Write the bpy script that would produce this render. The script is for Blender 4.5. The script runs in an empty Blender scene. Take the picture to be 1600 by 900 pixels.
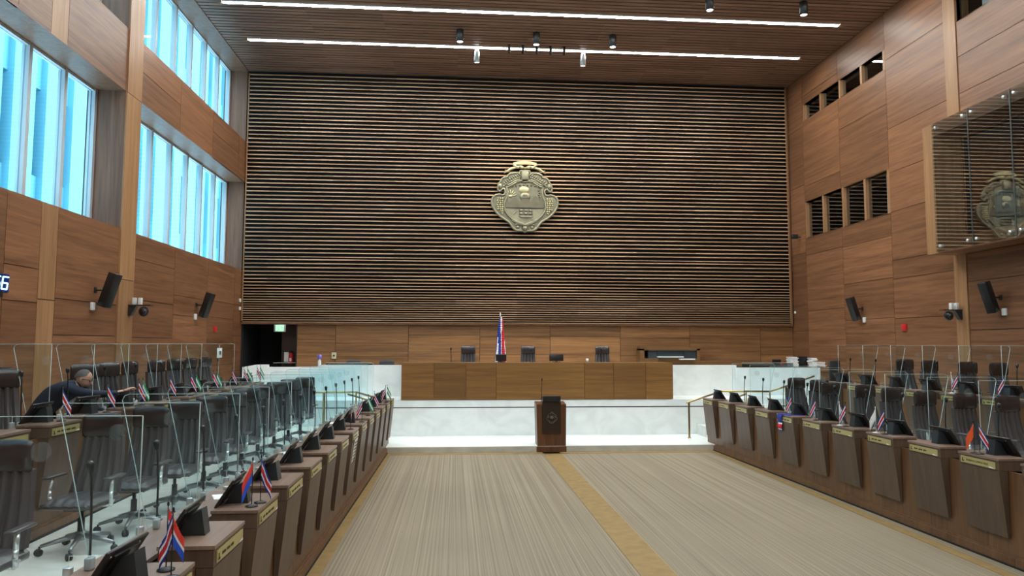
import bpy, bmesh, math, random
from mathutils import Vector, Matrix, Euler
random.seed(7)
PI = math.pi
sc = bpy.context.scene
COL = sc.collection

# ------------------------------------------------------------------ camera, world, lights, exposure
cam = bpy.data.cameras.new('camera'); camo = bpy.data.objects.new('camera', cam); COL.objects.link(camo)
cam.sensor_width = 36.0; cam.lens = 36.0 * 1124.83 / 1600.0; cam.clip_end = 200; cam.clip_start = 0.05
YAW, PIT, ROLL, CH = 0.0783258, 0.0768789, 0.00227567, 2.3
fw = Vector((math.sin(YAW)*math.cos(PIT), math.cos(YAW)*math.cos(PIT), math.sin(PIT)))
rt = fw.cross(Vector((0, 0, 1))).normalized(); up = rt.cross(fw)
r2 = math.cos(ROLL)*rt + math.sin(ROLL)*up; u2 = -math.sin(ROLL)*rt + math.cos(ROLL)*up
mw = Matrix((( r2.x, u2.x, -fw.x, 0), (r2.y, u2.y, -fw.y, 0), (r2.z, u2.z, -fw.z, CH), (0, 0, 0, 1)))
camo.matrix_world = mw
sc.camera = camo
vs = sc.view_settings
vs.view_transform = 'Standard'; vs.look = 'None'; vs.gamma = 1.0; vs.use_curve_mapping = False
vs.exposure = 0.13
sc.cycles.transparent_max_bounces = 64
sc.cycles.max_bounces = 8
sc.cycles.diffuse_bounces = 4

WORLD_STRENGTH = 6.0
LED = 74.0
world = bpy.data.worlds.new('sky'); sc.world = world; world.use_nodes = True
bg = world.node_tree.nodes['Background']; bg.inputs[0].default_value = (0.78, 0.90, 1.0, 1); bg.inputs[1].default_value = WORLD_STRENGTH

def spot(name, loc, target, power, size, blend=0.6, col=(1, .93, .82), rad=.05):
    l = bpy.data.lights.new(name, 'SPOT'); l.energy = power; l.spot_size = size; l.spot_blend = blend; l.color = col; l.shadow_soft_size = rad
    o = bpy.data.objects.new(name, l); COL.objects.link(o); o.location = loc
    d = Vector(target) - Vector(loc); o.rotation_euler = d.to_track_quat('-Z', 'Y').to_euler(); return o

# ------------------------------------------------------------------ mesh helpers
class MB:
    def __init__(s): s.v = []; s.f = []; s.m = []; s.t = []; s.sm = []
    def add(s, vs_, fs, mi=0, tone=.5, smooth=False, M=None):
        b = len(s.v)
        for p in vs_:
            p = Vector(p)
            if M is not None: p = M @ p
            s.v.append(tuple(p))
        for f in fs:
            s.f.append([b+i for i in f]); s.m.append(mi); s.t.append(tone); s.sm.append(smooth)
        return s
    def box(s, x0, x1, y0, y1, z0, z1, mi=0, tone=.5, M=None):
        v = [(x0,y0,z0),(x1,y0,z0),(x1,y1,z0),(x0,y1,z0),(x0,y0,z1),(x1,y0,z1),(x1,y1,z1),(x0,y1,z1)]
        return s.add(v, [(0,3,2,1),(4,5,6,7),(0,1,5,4),(1,2,6,5),(2,3,7,6),(3,0,4,7)], mi, tone, M=M)
    def hexa(s, v, mi=0, tone=.5, M=None):   # 8 corners bottom ring then top ring
        return s.add(v, [(0,3,2,1),(4,5,6,7),(0,1,5,4),(1,2,6,5),(2,3,7,6),(3,0,4,7)], mi, tone, M=M)
    def rbox(s, x0, x1, y0, y1, z0, z1, r=.02, seg=2, mi=0, tone=.5, M=None):
        bm = bmesh.new(); bmesh.ops.create_cube(bm, size=1)
        for v in bm.verts: v.co = Vector(((x0+x1)/2+v.co.x*(x1-x0), (y0+y1)/2+v.co.y*(y1-y0), (z0+z1)/2+v.co.z*(z1-z0)))
        bmesh.ops.bevel(bm, geom=bm.edges[:], offset=r, segments=seg, profile=.5, affect='EDGES')
        bm.verts.index_update()
        s.add([v.co.copy() for v in bm.verts], [[v.index for v in f.verts] for f in bm.faces], mi, tone, True, M); bm.free(); return s
    def prism(s, poly, d0, d1, axis='y', mi=0, tone=.5, M=None, smooth=False, rim=None):
        n = len(poly); v = []
        for d in (d0, d1):
            for a, b in poly:
                v.append({'x': (d, a, b), 'y': (a, d, b), 'z': (a, b, d)}[axis])
        s.add(v, [list(range(n))[::-1], list(range(n, 2*n))], mi, tone, False, M)
        s.add(v, [(i, (i+1) % n, n+(i+1) % n, n+i) for i in range(n)], mi if rim is None else rim, tone, smooth, M)
        return s
    def tube(s, pts, r, n=8, mi=0, M=None, caps=True, closed=False, tone=.5):
        pts = [Vector(p) for p in pts]; k = len(pts)
        rr = r if isinstance(r, (list, tuple)) else [r]*k
        v = []; prev = None
        for i, p in enumerate(pts):
            if closed: t = pts[(i+1) % k] - pts[i-1]
            else: t = (pts[min(i+1, k-1)] - pts[max(i-1, 0)])
            t.normalize()
            if prev is None: a = t.orthogonal().normalized()
            else:
                a = prev - t*prev.dot(t)
                if a.length < 1e-5: a = t.orthogonal()
                a.normalize()
            prev = a; b = t.cross(a)
            for j in range(n):
                an = 2*PI*j/n; v.append(p + (a*math.cos(an) + b*math.sin(an))*rr[i])
        f = []
        for i in range(k if closed else k-1):
            for j in range(n):
                i2 = (i+1) % k; f.append((i*n+j, i*n+(j+1) % n, i2*n+(j+1) % n, i2*n+j))
        s.add(v, f, mi, tone, True, M)
        if caps and not closed:
            b0 = len(s.v)-len(v)
            s.f.append([b0+j for j in range(n)][::-1]); s.m.append(mi); s.t.append(tone); s.sm.append(False)
            s.f.append([b0+(k-1)*n+j for j in range(n)]); s.m.append(mi); s.t.append(tone); s.sm.append(False)
        return s
    def lathe(s, prof, n=16, mi=0, M=None, smooth=True, tone=.5):
        v = []; k = len(prof)
        for r, z in prof:
            for j in range(n): v.append((r*math.cos(2*PI*j/n), r*math.sin(2*PI*j/n), z))
        f = [(i*n+j, i*n+(j+1) % n, (i+1)*n+(j+1) % n, (i+1)*n+j) for i in range(k-1) for j in range(n)]
        s.add(v, f, mi, tone, smooth, M)
        return s
    def ell(s, c, r, n=12, m=8, mi=0, M=None, tone=.5):
        v = []; f = []
        for i in range(m+1):
            a = PI*i/m
            for j in range(n):
                b = 2*PI*j/n
                v.append((c[0]+r[0]*math.sin(a)*math.cos(b), c[1]+r[1]*math.sin(a)*math.sin(b), c[2]-r[2]*math.cos(a)))
        for i in range(m):
            for j in range(n): f.append((i*n+j, i*n+(j+1) % n, (i+1)*n+(j+1) % n, (i+1)*n+j))
        return s.add(v, f, mi, tone, True, M)
    def grid(s, fn, nu, nv, mi=0, M=None, tone=.5, smooth=True):
        v = [fn(i/nu, j/nv) for j in range(nv+1) for i in range(nu+1)]
        f = [(j*(nu+1)+i, j*(nu+1)+i+1, (j+1)*(nu+1)+i+1, (j+1)*(nu+1)+i) for j in range(nv) for i in range(nu)]
        return s.add(v, f, mi, tone, smooth, M)
    def mesh(s, name, mats):
        me = bpy.data.meshes.new(name); me.from_pydata(s.v, [], s.f)
        for m in mats: me.materials.append(m)
        me.polygons.foreach_set('material_index', s.m); me.polygons.foreach_set('use_smooth', s.sm)
        at = me.attributes.new('tone', 'FLOAT', 'FACE'); at.data.foreach_set('value', s.t)
        bm = bmesh.new(); bm.from_mesh(me); bmesh.ops.recalc_face_normals(bm, faces=bm.faces[:]); bm.to_mesh(me); bm.free()
        me.update(); return me
    def build(s, name, mats, parent=None):
        if not isinstance(mats, (list, tuple)): mats = [mats]
        o = bpy.data.objects.new(name, s.mesh(name, mats)); COL.objects.link(o)
        if parent is not None: o.parent = parent
        return o

def tag(o, label=None, cat=None, group=None, kind=None):
    if label: o['label'] = label
    if cat: o['category'] = cat
    if group: o['group'] = group
    if kind: o['kind'] = kind
    return o
def thing(name, label, cat, loc=(0, 0, 0), rz=0, group=None):
    o = bpy.data.objects.new(name, None); COL.objects.link(o); o.location = loc; o.rotation_euler = (0, 0, rz)
    o.empty_display_size = .1
    return tag(o, label, cat, group)
def struct(o, label=None): o['kind'] = 'structure'; return tag(o, label) if label else o
def children_of(o): return KIDS.get(o.name, [])
def copy_tree(o, parent=None):
    c = o.copy(); COL.objects.link(c)
    if parent is not None: c.parent = parent
    for ch in list(o.children): copy_tree(ch, c)
    return c
ORD = ['nearest', 'second', 'third', 'fourth', 'fifth', 'sixth', 'seventh', 'eighth', 'ninth', 'tenth', 'eleventh', 'twelfth', 'thirteenth', 'fourteenth', 'fifteenth', 'sixteenth']

# ------------------------------------------------------------------ materials
def new_mat(name):
    m = bpy.data.materials.new(name); m.use_nodes = True; nt = m.node_tree
    return m, nt, nt.nodes['Principled BSDF']
def plain(name, col, rough=.5, metal=0, spec=.5, emit=None, es=0, noise=0, coat=0):
    m, nt, b = new_mat(name)
    b.inputs['Base Color'].default_value = (*col, 1); b.inputs['Roughness'].default_value = rough
    b.inputs['Metallic'].default_value = metal; b.inputs['Specular IOR Level'].default_value = spec
    b.inputs['Coat Weight'].default_value = coat
    if emit: b.inputs['Emission Color'].default_value = (*emit, 1); b.inputs['Emission Strength'].default_value = es
    if noise:
        tc = nt.nodes.new('ShaderNodeTexCoord'); n = nt.nodes.new('ShaderNodeTexNoise'); n.inputs['Scale'].default_value = noise
        n.inputs['Detail'].default_value = 4
        r = nt.nodes.new('ShaderNodeValToRGB')
        r.color_ramp.elements[0].position = .3; r.color_ramp.elements[1].position = .7
        r.color_ramp.elements[0].color = (*[c*.82 for c in col], 1); r.color_ramp.elements[1].color = (*[min(1, c*1.12) for c in col], 1)
        nt.links.new(tc.outputs['Object'], n.inputs['Vector']); nt.links.new(n.outputs['Fac'], r.inputs['Fac']); nt.links.new(r.outputs['Color'], b.inputs['Base Color'])
    return m
def wood(name, dark, light, axis='y', rough=.42, grain=1.0, seg=0, vary=1.0, coat=0.0, wn=None):
    """veneer: grain runs along axis, colour shifts with the per-face 'tone'"""
    m, nt, b = new_mat(name); L = nt.links; N = nt.nodes
    tc = N.new('ShaderNodeTexCoord'); mp = N.new('ShaderNodeMapping')
    sc_ = {'x': (.35, 9, 9), 'y': (9, .35, 9), 'z': (9, 9, .35)}[axis]
    mp.inputs['Scale'].default_value = [c*grain for c in sc_]
    at = N.new('ShaderNodeAttribute'); at.attribute_name = 'tone'
    off = N.new('ShaderNodeVectorMath'); off.operation = 'SCALE'; off.inputs[0].default_value = (31.7, 17.3, 23.1)
    L.new(at.outputs['Fac'], off.inputs['Scale'])
    ad = N.new('ShaderNodeVectorMath'); ad.operation = 'ADD'
    L.new(tc.outputs['Object'], mp.inputs['Vector']); L.new(mp.outputs['Vector'], ad.inputs[0]); L.new(off.outputs['Vector'], ad.inputs[1])
    n1 = N.new('ShaderNodeTexNoise'); n1.inputs['Scale'].default_value = .9; n1.inputs['Detail'].default_value = 6; n1.inputs['Roughness'].default_value = .6; n1.inputs['Distortion'].default_value = .9
    L.new(ad.outputs['Vector'], n1.inputs['Vector'])
    n2 = N.new('ShaderNodeTexNoise'); n2.inputs['Scale'].default_value = 5; n2.inputs['Detail'].default_value = 3
    L.new(ad.outputs['Vector'], n2.inputs['Vector'])
    mx = N.new('ShaderNodeMath'); mx.operation = 'MULTIPLY_ADD'; mx.inputs[1].default_value = .35
    L.new(n2.outputs['Fac'], mx.inputs[0]); 
    m2 = N.new('ShaderNodeMath'); m2.operation = 'MULTIPLY'; m2.inputs[1].default_value = .75; L.new(n1.outputs['Fac'], m2.inputs[0]); L.new(m2.outputs[0], mx.inputs[2])
    r = N.new('ShaderNodeValToRGB'); r.color_ramp.elements[0].position = .36; r.color_ramp.elements[1].position = .72
    r.color_ramp.elements[0].color = (*dark, 1); r.color_ramp.elements[1].color = (*light, 1)
    L.new(mx.outputs[0], r.inputs['Fac'])
    # tone -> brightness
    tm = N.new('ShaderNodeMath'); tm.operation = 'MULTIPLY_ADD'; tm.inputs[1].default_value = .55*vary; tm.inputs[2].default_value = 1-.275*vary
    if wn:
        sx = N.new('ShaderNodeSeparateXYZ'); L.new(tc.outputs['Object'], sx.inputs[0])
        cm = N.new('ShaderNodeCombineXYZ')
        for k, per in enumerate(wn):
            fl = N.new('ShaderNodeMath'); fl.operation = 'MULTIPLY'; fl.inputs[1].default_value = (1/per if per else 0); L.new(sx.outputs[k], fl.inputs[0])
            f2 = N.new('ShaderNodeMath'); f2.operation = 'FLOOR'; L.new(fl.outputs[0], f2.inputs[0]); L.new(f2.outputs[0], cm.inputs[k])
        w = N.new('ShaderNodeTexWhiteNoise'); L.new(cm.outputs[0], w.inputs['Vector']); L.new(w.outputs['Value'], tm.inputs[0])
    else: L.new(at.outputs['Fac'], tm.inputs[0])
    vm = N.new('ShaderNodeVectorMath'); vm.operation = 'SCALE'; L.new(r.outputs['Color'], vm.inputs[0]); L.new(tm.outputs[0], vm.inputs['Scale'])
    L.new(vm.outputs['Vector'], b.inputs['Base Color'])
    b.inputs['Roughness'].default_value = rough; b.inputs['Coat Weight'].default_value = coat; b.inputs['Coat Roughness'].default_value = .25
    return m
def stone(name, col, rough):
    m, nt, b = new_mat(name); N = nt.nodes; L = nt.links
    tc = N.new('ShaderNodeTexCoord'); n = N.new('ShaderNodeTexNoise'); n.inputs['Scale'].default_value = 1.6; n.inputs['Detail'].default_value = 8; n.inputs['Distortion'].default_value = 1.5
    mp = N.new('ShaderNodeMapping'); mp.inputs['Scale'].default_value = (1, 2.2, 1.3); L.new(tc.outputs['Object'], mp.inputs['Vector']); L.new(mp.outputs['Vector'], n.inputs['Vector'])
    r = N.new('ShaderNodeValToRGB'); r.color_ramp.elements[0].position = .35; r.color_ramp.elements[1].position = .6
    r.color_ramp.elements[0].color = (*[c*.93 for c in col], 1); r.color_ramp.elements[1].color = (*[min(1, c*1.03) for c in col], 1)
    L.new(n.outputs['Fac'], r.inputs['Fac']); L.new(r.outputs['Color'], b.inputs['Base Color']); b.inputs['Roughness'].default_value = rough
    return m
def glass(name, tint, refl=.9, ior=1.45, rough=.0):
    m, nt, b = new_mat(name); nt.nodes.remove(b); N = nt.nodes; L = nt.links
    out = N['Material Output']
    t = N.new('ShaderNodeBsdfTransparent'); t.inputs[0].default_value = (*tint, 1)
    g = N.new('ShaderNodeBsdfGlossy'); g.inputs['Roughness'].default_value = rough; g.inputs['Color'].default_value = (1, 1, 1, 1)
    lw = N.new('ShaderNodeLayerWeight'); lw.inputs['Blend'].default_value = .5          # |cos| term, then Schlick
    pw = N.new('ShaderNodeMath'); pw.operation = 'POWER'; pw.inputs[1].default_value = 5; L.new(lw.outputs['Facing'], pw.inputs[0])
    ma = N.new('ShaderNodeMath'); ma.operation = 'MULTIPLY_ADD'; ma.inputs[1].default_value = .95; ma.inputs[2].default_value = .05; L.new(pw.outputs[0], ma.inputs[0])
    mu = N.new('ShaderNodeMath'); mu.operation = 'MULTIPLY'; mu.inputs[1].default_value = refl; mu.use_clamp = True; L.new(ma.outputs[0], mu.inputs[0])
    mx = N.new('ShaderNodeMixShader'); L.new(mu.outputs[0], mx.inputs[0]); L.new(t.outputs[0], mx.inputs[1]); L.new(g.outputs[0], mx.inputs[2]); L.new(mx.outputs[0], out.inputs['Surface'])
    return m
def emis(name, col, s):
    return plain(name, (.8, .8, .8), .5, emit=col, es=s)

WD, WL = (.112, .045, .020), (.29, .127, .059)
M_wy = wood('walnut panel long', WD, WL, 'y', vary=.75)
M_wx = wood('walnut panel across', (.120, .050, .018), (.31, .147, .055), 'x', vary=.75)
M_wz = wood('walnut upright', (.24, .115, .05), (.40, .21, .10), 'z', vary=.4)
M_wzd = wood('walnut reveal', (.13, .06, .035), (.27, .14, .085), 'z', vary=.4)
M_ceil = wood('ceiling batten', (.145, .078, .05), (.30, .175, .118), 'x', rough=.5, vary=.8, wn=(1.9, .17, 0))
M_slat = wood('wall batten', (.35, .19, .10), (.60, .375, .225), 'x', rough=.5, vary=.9, wn=(1.87, 0, .117))
M_slatshade = wood('wall batten gap shade', (.012, .007, .005), (.028, .013, .008), 'x', rough=.6, vary=.8)  # near-black copy of the batten wood, gap shade put into the colour
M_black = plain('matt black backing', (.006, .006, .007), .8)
M_desk = wood('taupe veneer', (.078, .046, .030), (.135, .085, .057), 'z', rough=.45, vary=.25)
M_desktop = wood('desk top veneer', (.16, .10, .075), (.28, .185, .14), 'y', rough=.34, vary=.3)
M_base = wood('bench walnut', (.085, .038, .016), (.19, .09, .04), 'z', rough=.4, vary=.3)
M_pres = wood('presidium veneer', (.13, .058, .016), (.26, .125, .036), 'x', rough=.4, vary=.7)
M_pres2 = wood('console veneer', (.10, .045, .014), (.20, .10, .034), 'x', rough=.45, vary=.3)
M_lect = wood('lectern walnut', (.055, .02, .008), (.16, .06, .022), 'z', rough=.35, vary=.3)
M_stone = stone('white stone', (.82, .85, .84), .3)
M_stonef = stone('pale stone floor', (.70, .72, .68), .22)
M_sill = plain('grey stone riser', (.52, .50, .44), .4, noise=3)
M_blk = plain('black plastic', (.012, .012, .013), .35)
M_blk2 = plain('black satin metal', (.02, .02, .022), .45)
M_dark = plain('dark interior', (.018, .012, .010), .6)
M_leather_lit = plain('highlight-lightened leather', (.062, .050, .052), .30, spec=.6)  # lightened to carry the rib highlights in the base colour
M_leather2 = plain('headrest leather', (.032, .021, .021), .26, spec=.6)
M_chrome = plain('polished aluminium', (.80, .81, .80), .34, metal=.75)
M_base_metal = plain('grey cast aluminium', (.30, .31, .32), .35, metal=.8)
M_alu = plain('brushed aluminium', (.55, .57, .58), .35, metal=.8)
M_rub = plain('caster rubber', (.02, .02, .022), .5)
M_glass = glass('screen glass', (.942, .982, .990), .22)
M_edge = plain('glass edge', (.72, .84, .82), .25)  # pale tone imitates light caught in the cut edge
M_edge_glint, _nt, _b = new_mat('painted glass edge glint')
_b.inputs['Base Color'].default_value = (.62, .74, .73, 1); _b.inputs['Roughness'].default_value = .3; _b.inputs['Alpha'].default_value = .45  # pale colour stands in for light refracted along the polished edge
M_sticker, _nt, _b = new_mat('frosted disc')
_b.inputs['Base Color'].default_value = (.55, .60, .60, 1); _b.inputs['Roughness'].default_value = .6; _b.inputs['Alpha'].default_value = .06
M_win = glass('window glass', (.80, .955, 1.0), .35)
M_winframe = plain('grey window frame', (.48, .52, .55), .45)
M_brass = plain('brushed brass', (.48, .36, .16), .3, metal=1)
M_plate = plain('brass name plate', (.50, .42, .18), .38, metal=.35)
M_ink = plain('dark engraving', (.06, .05, .02), .6)
M_white = plain('white plastic', (.75, .75, .74), .4)
M_paper = plain('white paper', (.82, .82, .80), .7)
M_bronze = plain('aged bronze', (.25, .235, .165), .42, metal=.45, noise=5)
M_bronze2 = plain('gilded bronze', (.50, .45, .27), .4, metal=.4, noise=6)
M_bronze_shade = plain('relief-shaded bronze field', (.165, .155, .11), .5, metal=.4, noise=7)  # darker plate bronze, relief shade put into the colour
M_bronze3 = plain('dark bronze', (.13, .115, .08), .5, metal=.4, noise=6)
M_red = plain('red plastic', (.55, .02, .02), .4)
M_fred = plain('flag red', (.62, .015, .03), .7); M_fblue = plain('flag blue', (.015, .03, .28), .7); M_fwhite = plain('flag white', (.82, .83, .84), .7)
M_fgreen = plain('flag green', (.01, .33, .14), .7); M_forange = plain('flag orange', (.85, .12, .02), .7); M_fbright = plain('flag bright blue', (.02, .10, .62), .7)
M_fyellow = plain('flag yellow green', (.45, .62, .10), .7); M_fscarlet = plain('flag scarlet', (.80, .05, .03), .7); M_fpale = plain('flag pale', (.62, .76, .80), .7)
M_skin = plain('skin', (.50, .27, .19), .5); M_navy = plain('navy cloth', (.005, .013, .034), .8, noise=8); M_hair = plain('grey cropped hair', (.11, .10, .10), .8, noise=60)
M_trous = plain('dark trousers', (.02, .02, .025), .8)
M_led = emis('led diffuser', (.93, 1.0, .98), LED)
M_lamp = emis('lamp lens', (1, 1, .97), 12)
M_ext = plain('pale cyan facade panel', (.115, .34, .43), .6)
M_extwin = plain('facade glazing', (.012, .065, .11), .35)
M_screen = plain('tablet glass', (.01, .01, .012), .08)
M_green = emis('green sign', (.05, .75, .25), .9)
M_clk = emis('clock digits', (.25, .62, 1.0), 3.0)
M_clkb = plain('clock face', (.0, .01, .06), .2, emit=(.0, .02, .16), es=.5)
M_redled = plain('carpet dummy', (.5, .5, .5), .5)

def carpet_mat():
    m, nt, b = new_mat('striped carpet'); N = nt.nodes; L = nt.links
    tc = N.new('ShaderNodeTexCoord')
    def nz(scale, vec, det=2):
        mp = N.new('ShaderNodeMapping'); mp.inputs['Scale'].default_value = vec
        n = N.new('ShaderNodeTexNoise'); n.inputs['Scale'].default_value = scale; n.inputs['Detail'].default_value = det
        L.new(tc.outputs['Object'], mp.inputs['Vector']); L.new(mp.outputs['Vector'], n.inputs['Vector']); return n
    a = nz(1, (46, .12, 1), 2); c = nz(1, (110, 60, 1), 1); d = nz(.5, (1, 1, 1), 3)
    r = N.new('ShaderNodeValToRGB'); e = r.color_ramp.elements
    e[0].position = .36; e[0].color = (.185, .142, .10, 1); e[1].position = .66; e[1].color = (.35, .285, .20, 1)
    x = r.color_ramp.elements.new(.5); x.color = (.255, .203, .143, 1)
    s1 = N.new('ShaderNodeMath'); s1.operation = 'MULTIPLY_ADD'; s1.inputs[1].default_value = .25; L.new(c.outputs['Fac'], s1.inputs[0])
    s2 = N.new('ShaderNodeMath'); s2.operation = 'MULTIPLY_ADD'; s2.inputs[1].default_value = .75; s2.inputs[2].default_value = 0; L.new(a.outputs['Fac'], s2.inputs[0]); L.new(s2.outputs[0], s1.inputs[2])
    L.new(s1.outputs[0], r.inputs['Fac'])
    mix = N.new('ShaderNodeMix'); mix.data_type = 'RGBA'; mix.blend_type = 'MULTIPLY'; mix.inputs['Factor'].default_value = .35
    r2_ = N.new('ShaderNodeValToRGB'); r2_.color_ramp.elements[0].position = .35; r2_.color_ramp.elements[1].position = .65; r2_.color_ramp.elements[0].color = (.75, .75, .75, 1)
    L.new(d.outputs['Fac'], r2_.inputs['Fac']); L.new(r.outputs['Color'], mix.inputs['A']); L.new(r2_.outputs['Color'], mix.inputs['B'])
    L.new(mix.outputs['Result'], b.inputs['Base Color']); b.inputs['Roughness'].default_value = .55; b.inputs['Specular IOR Level'].default_value = .25
    return m
M_carpet = carpet_mat()
M_gold = plain('ochre carpet band', (.27, .165, .055), .6, noise=7)

# ------------------------------------------------------------------ room shell
XL, XR, YB, YF, ZC = -6.34, 10.62, 22.0, -7.0, 10.56
fl = MB(); fl.box(-1.9, 6.1, YF, 15.5, -.1, 0, 0)
fl.build('floor', [M_carpet]); struct(bpy.data.objects['floor'])
g = MB()
g.box(1.86, 2.22, YF, 15.38, 0, .004); g.build('carpet_centre_band', M_gold); struct(bpy.data.objects['carpet_centre_band'])
g = MB(); g.box(-1.5, -1.31, YF, 15.4, 0, .004); g.box(5.47, 5.60, YF, 15.4, 0, .004); g.box(-1.31, 5.47, 15.18, 15.4, 0, .004, 0)
struct(g.build('carpet_border_band', M_gold))
# stepped platforms under the seats
P1, P2, P3 = .37, .75, 1.0
g = MB(); g.box(XL, -1.6, YF, 17.25, -.1, P1); struct(g.build('seating_platform', M_stonef))
g = MB(); g.box(5.85, XR, YF, 17.25, -.1, P1); struct(g.build('seating_platform', M_stonef))
g = MB(); g.box(XL, -4.12, YF, 17.24, P1, P2); struct(g.build('upper_seating_platform', M_stonef))
g = MB(); g.box(8.42, XR, YF, 17.24, P1, P2); struct(g.build('upper_seating_platform', M_stonef))

# panel field: columns of boards with a thin seam, cut round the openings
def panels(m, columns, openings, plane, thick, seam=.006, axis='x', inward=1, mi=0, z0=0, z1=ZC, rows=None, rnd=None, long_mi=None):
    """columns [(a0,a1,rowlist)], boards laid on the plane; the board face is at `plane`, back away from the room"""
    for a0, a1, rw in columns:
        zz = [z0] + [z for z in rw if z0 < z < z1] + [z1]
        for b0, b1 in zip(zz, zz[1:]):
            pieces = [(a0, a1, b0, b1)]
            for (o0, o1, p0, p1) in openings:
                nxt = []
                for (x0, x1, y0, y1) in pieces:
                    if x1 <= o0 or x0 >= o1 or y1 <= p0 or y0 >= p1: nxt.append((x0, x1, y0, y1)); continue
                    if x0 < o0: nxt.append((x0, o0, y0, y1))
                    if x1 > o1: nxt.append((o1, x1, y0, y1))
                    xa, xb = max(x0, o0), min(x1, o1)
                    if y0 < p0: nxt.append((xa, xb, y0, p0))
                    if y1 > p1: nxt.append((xa, xb, p1, y1))
                pieces = nxt
            t = rnd.random()
            for (x0, x1, y0, y1) in pieces:
                s0 = seam if x0 == a0 else 0; s1 = seam if x1 == a1 else 0
                q0 = seam if y0 == b0 else 0; q1 = seam if y1 == b1 else 0
                if x1-x0 < .02 or y1-y0 < .02: continue
                if axis == 'x': m.box(min(plane, plane-inward*thick), max(plane, plane-inward*thick), x0+s0, x1-s1, y0+q0, y1-q1, mi, t)
                else: m.box(x0+s0, x1-s1, min(plane, plane-inward*thick), max(plane, plane-inward*thick), y0+q0, y1-q1, mi, t)
def backing(m, openings, plane, thick, a0, a1, axis, inward, mi, z0=0, z1=ZC+.2):
    class _R:
        def random(self): return .1
    panels(m, [(a0, a1, [])], openings, plane, thick, 0, axis, inward, mi, z0, z1, rnd=_R())

rnd = random.Random(11)
ZL0, ZL1, ZU0 = 4.46, 7.12, 8.35
Lop = [(14.66, 21.94, ZL0, ZL1), (14.66, 21.94, ZU0, ZC-.02), (-1.5, 14.03, ZL0, ZL1), (-1.5, 14.03, ZU0, ZC-.02)]
wl = MB()
colsL = []
ya = [-7, -5, -3, -1, .9, 2.9, 4.6, 6.6, 8.6, 10.6, 11.45]
ro = [[1.2, 2.9, 3.41, 4.46, 7.12, 8.35], [1.9, 3.4, 4.46, 7.12, 8.35], [1.2, 2.4, 3.02, 4.46, 7.7, 8.35]]
for i, (a, b) in enumerate(zip(ya, ya[1:])): colsL.append((a, b, ro[i % 3]))
colsL += [(11.93, 14.03, [1.3, 2.42, 3.0, 4.46, 7.12, 8.35]), (14.66, 16.75, [1.3, 2.4, 3.15, 3.96, 7.12, 7.75, 8.35]), (16.75, 18.97, [1.5, 2.93, 3.38, 4.46, 7.12, 8.35]), (18.97, 21.2, [1.7, 2.97, 3.4, 4.46, 7.8, 8.35]), (21.2, YB, [1.5, 2.5, 3.4, 4.46, 8.35])]
panels(wl, colsL, Lop, XL, .03, rnd=rnd, inward=1)
panels(wl, [(11.45, 11.93, [2.96, 4.46, 7.12, 8.35])], Lop, XL, .03, rnd=rnd, inward=1, mi=1)
panels(wl, [(14.03, 14.66, [3.5, 7.1])], [], XL+.03, .06, rnd=rnd, inward=1, mi=1)
backing(wl, [(a-.04, b+.04, c_-.04, d_+.04) for a, b, c_, d_ in Lop], XL-.03, .2, YF, YB+.4, 'x', 1, 2)
# reveals of the openings
XG = -6.93
for (a, b, z0, z1) in Lop:
    wl.box(XG-.1, XL-.001, b, b+.05, z0, z1, 3, rnd.random())           # far jamb
    wl.box(XG-.1, XL-.001, a-.05, a, z0, z1, 3, rnd.random())
    wl.box(XG-.1, XL-.001, a, b, z0-.05, z0, 3, .5); wl.box(XG-.1, XL-.001, a, b, z1, z1+.05, 3, .5)
for (a, b, z0, z1) in ((14.66, 21.94, ZL1, ZU0), (-1.5, 14.03, ZL1, ZU0), (YF, YB, 0, ZL0)):
    wl.box(XG-.12, XG-.1, a, b, z0, z1, 2, .5)
wl.box(XG-.12, XG-.1, 14.03, 14.66, 0, ZC, 2, .5); wl.box(XG-.12, XG-.1, YF, -1.5, 0, ZC, 2, .5); wl.box(XG-.12, XG-.1, 21.94, 22.3, 0, ZC, 2, .5)
struct(wl.build('wall_left', [M_wy, M_wz, M_dark, M_wzd]))

# windows of the left wall
def window(n, a, b, z0, z1, mull):
    e = thing('window_%d' % n, None, None, (XG, 0, 0)); e['kind'] = 'structure'
    f = MB(); w = .045
    for y in mull: f.box(-.05, .07, y-w, y+w, z0, z1)
    f.box(-.05, .06, a, b, z0, z0+.05); f.box(-.05, .06, a, b, z1-.05, z1)
    f.build('window_frame', M_winframe, e)
    gl = MB(); ms = sorted(mull)
    for p, q in zip(ms, ms[1:]): gl.box(-.012, .012, p+w, q-w, z0+.05, z1-.05)
    gl.build('window_pane', M_win, e)
    return e
m2 = [14.70, 15.48, 16.56, 17.67, 18.74, 19.78, 20.84, 21.88]
m1 = [-1.45+1.054*i for i in range(1, 15)]; m1 = [13.99-1.06*i for i in range(15)]
window(1, 14.66, 21.94, ZL0, ZL1, m2); window(2, 14.66, 21.94, ZU0, ZC, m2)
window(3, -1.5, 14.03, ZL0, ZL1, m1); window(4, -1.5, 14.03, ZU0, ZC, m1)

# neighbouring facade seen through the glass: white fins between glazed strips
ex = MB(); X0 = -13.5
ex.box(X0-.6, X0-.5, -20, 62, -2, 19, 1, .5)
y = -20; k = 0
while y < 62:
    w = (1.15, .8, 1.5, .95)[k % 4]; ex.box(X0-.55, X0, y, y+w, -2, 19, 0, .5); y += w + (.62, .85, .55)[k % 3]; k += 1
for z in (2.2, 6.4, 10.6, 14.8): 
    ex.box(X0-.52, X0-.2, -20, 62, z, z+1.3, 0, .5)
tag(ex.build('neighbouring_facade', [M_ext, M_extwin]), 'pale facade with vertical fins outside the left windows', 'building')

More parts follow.
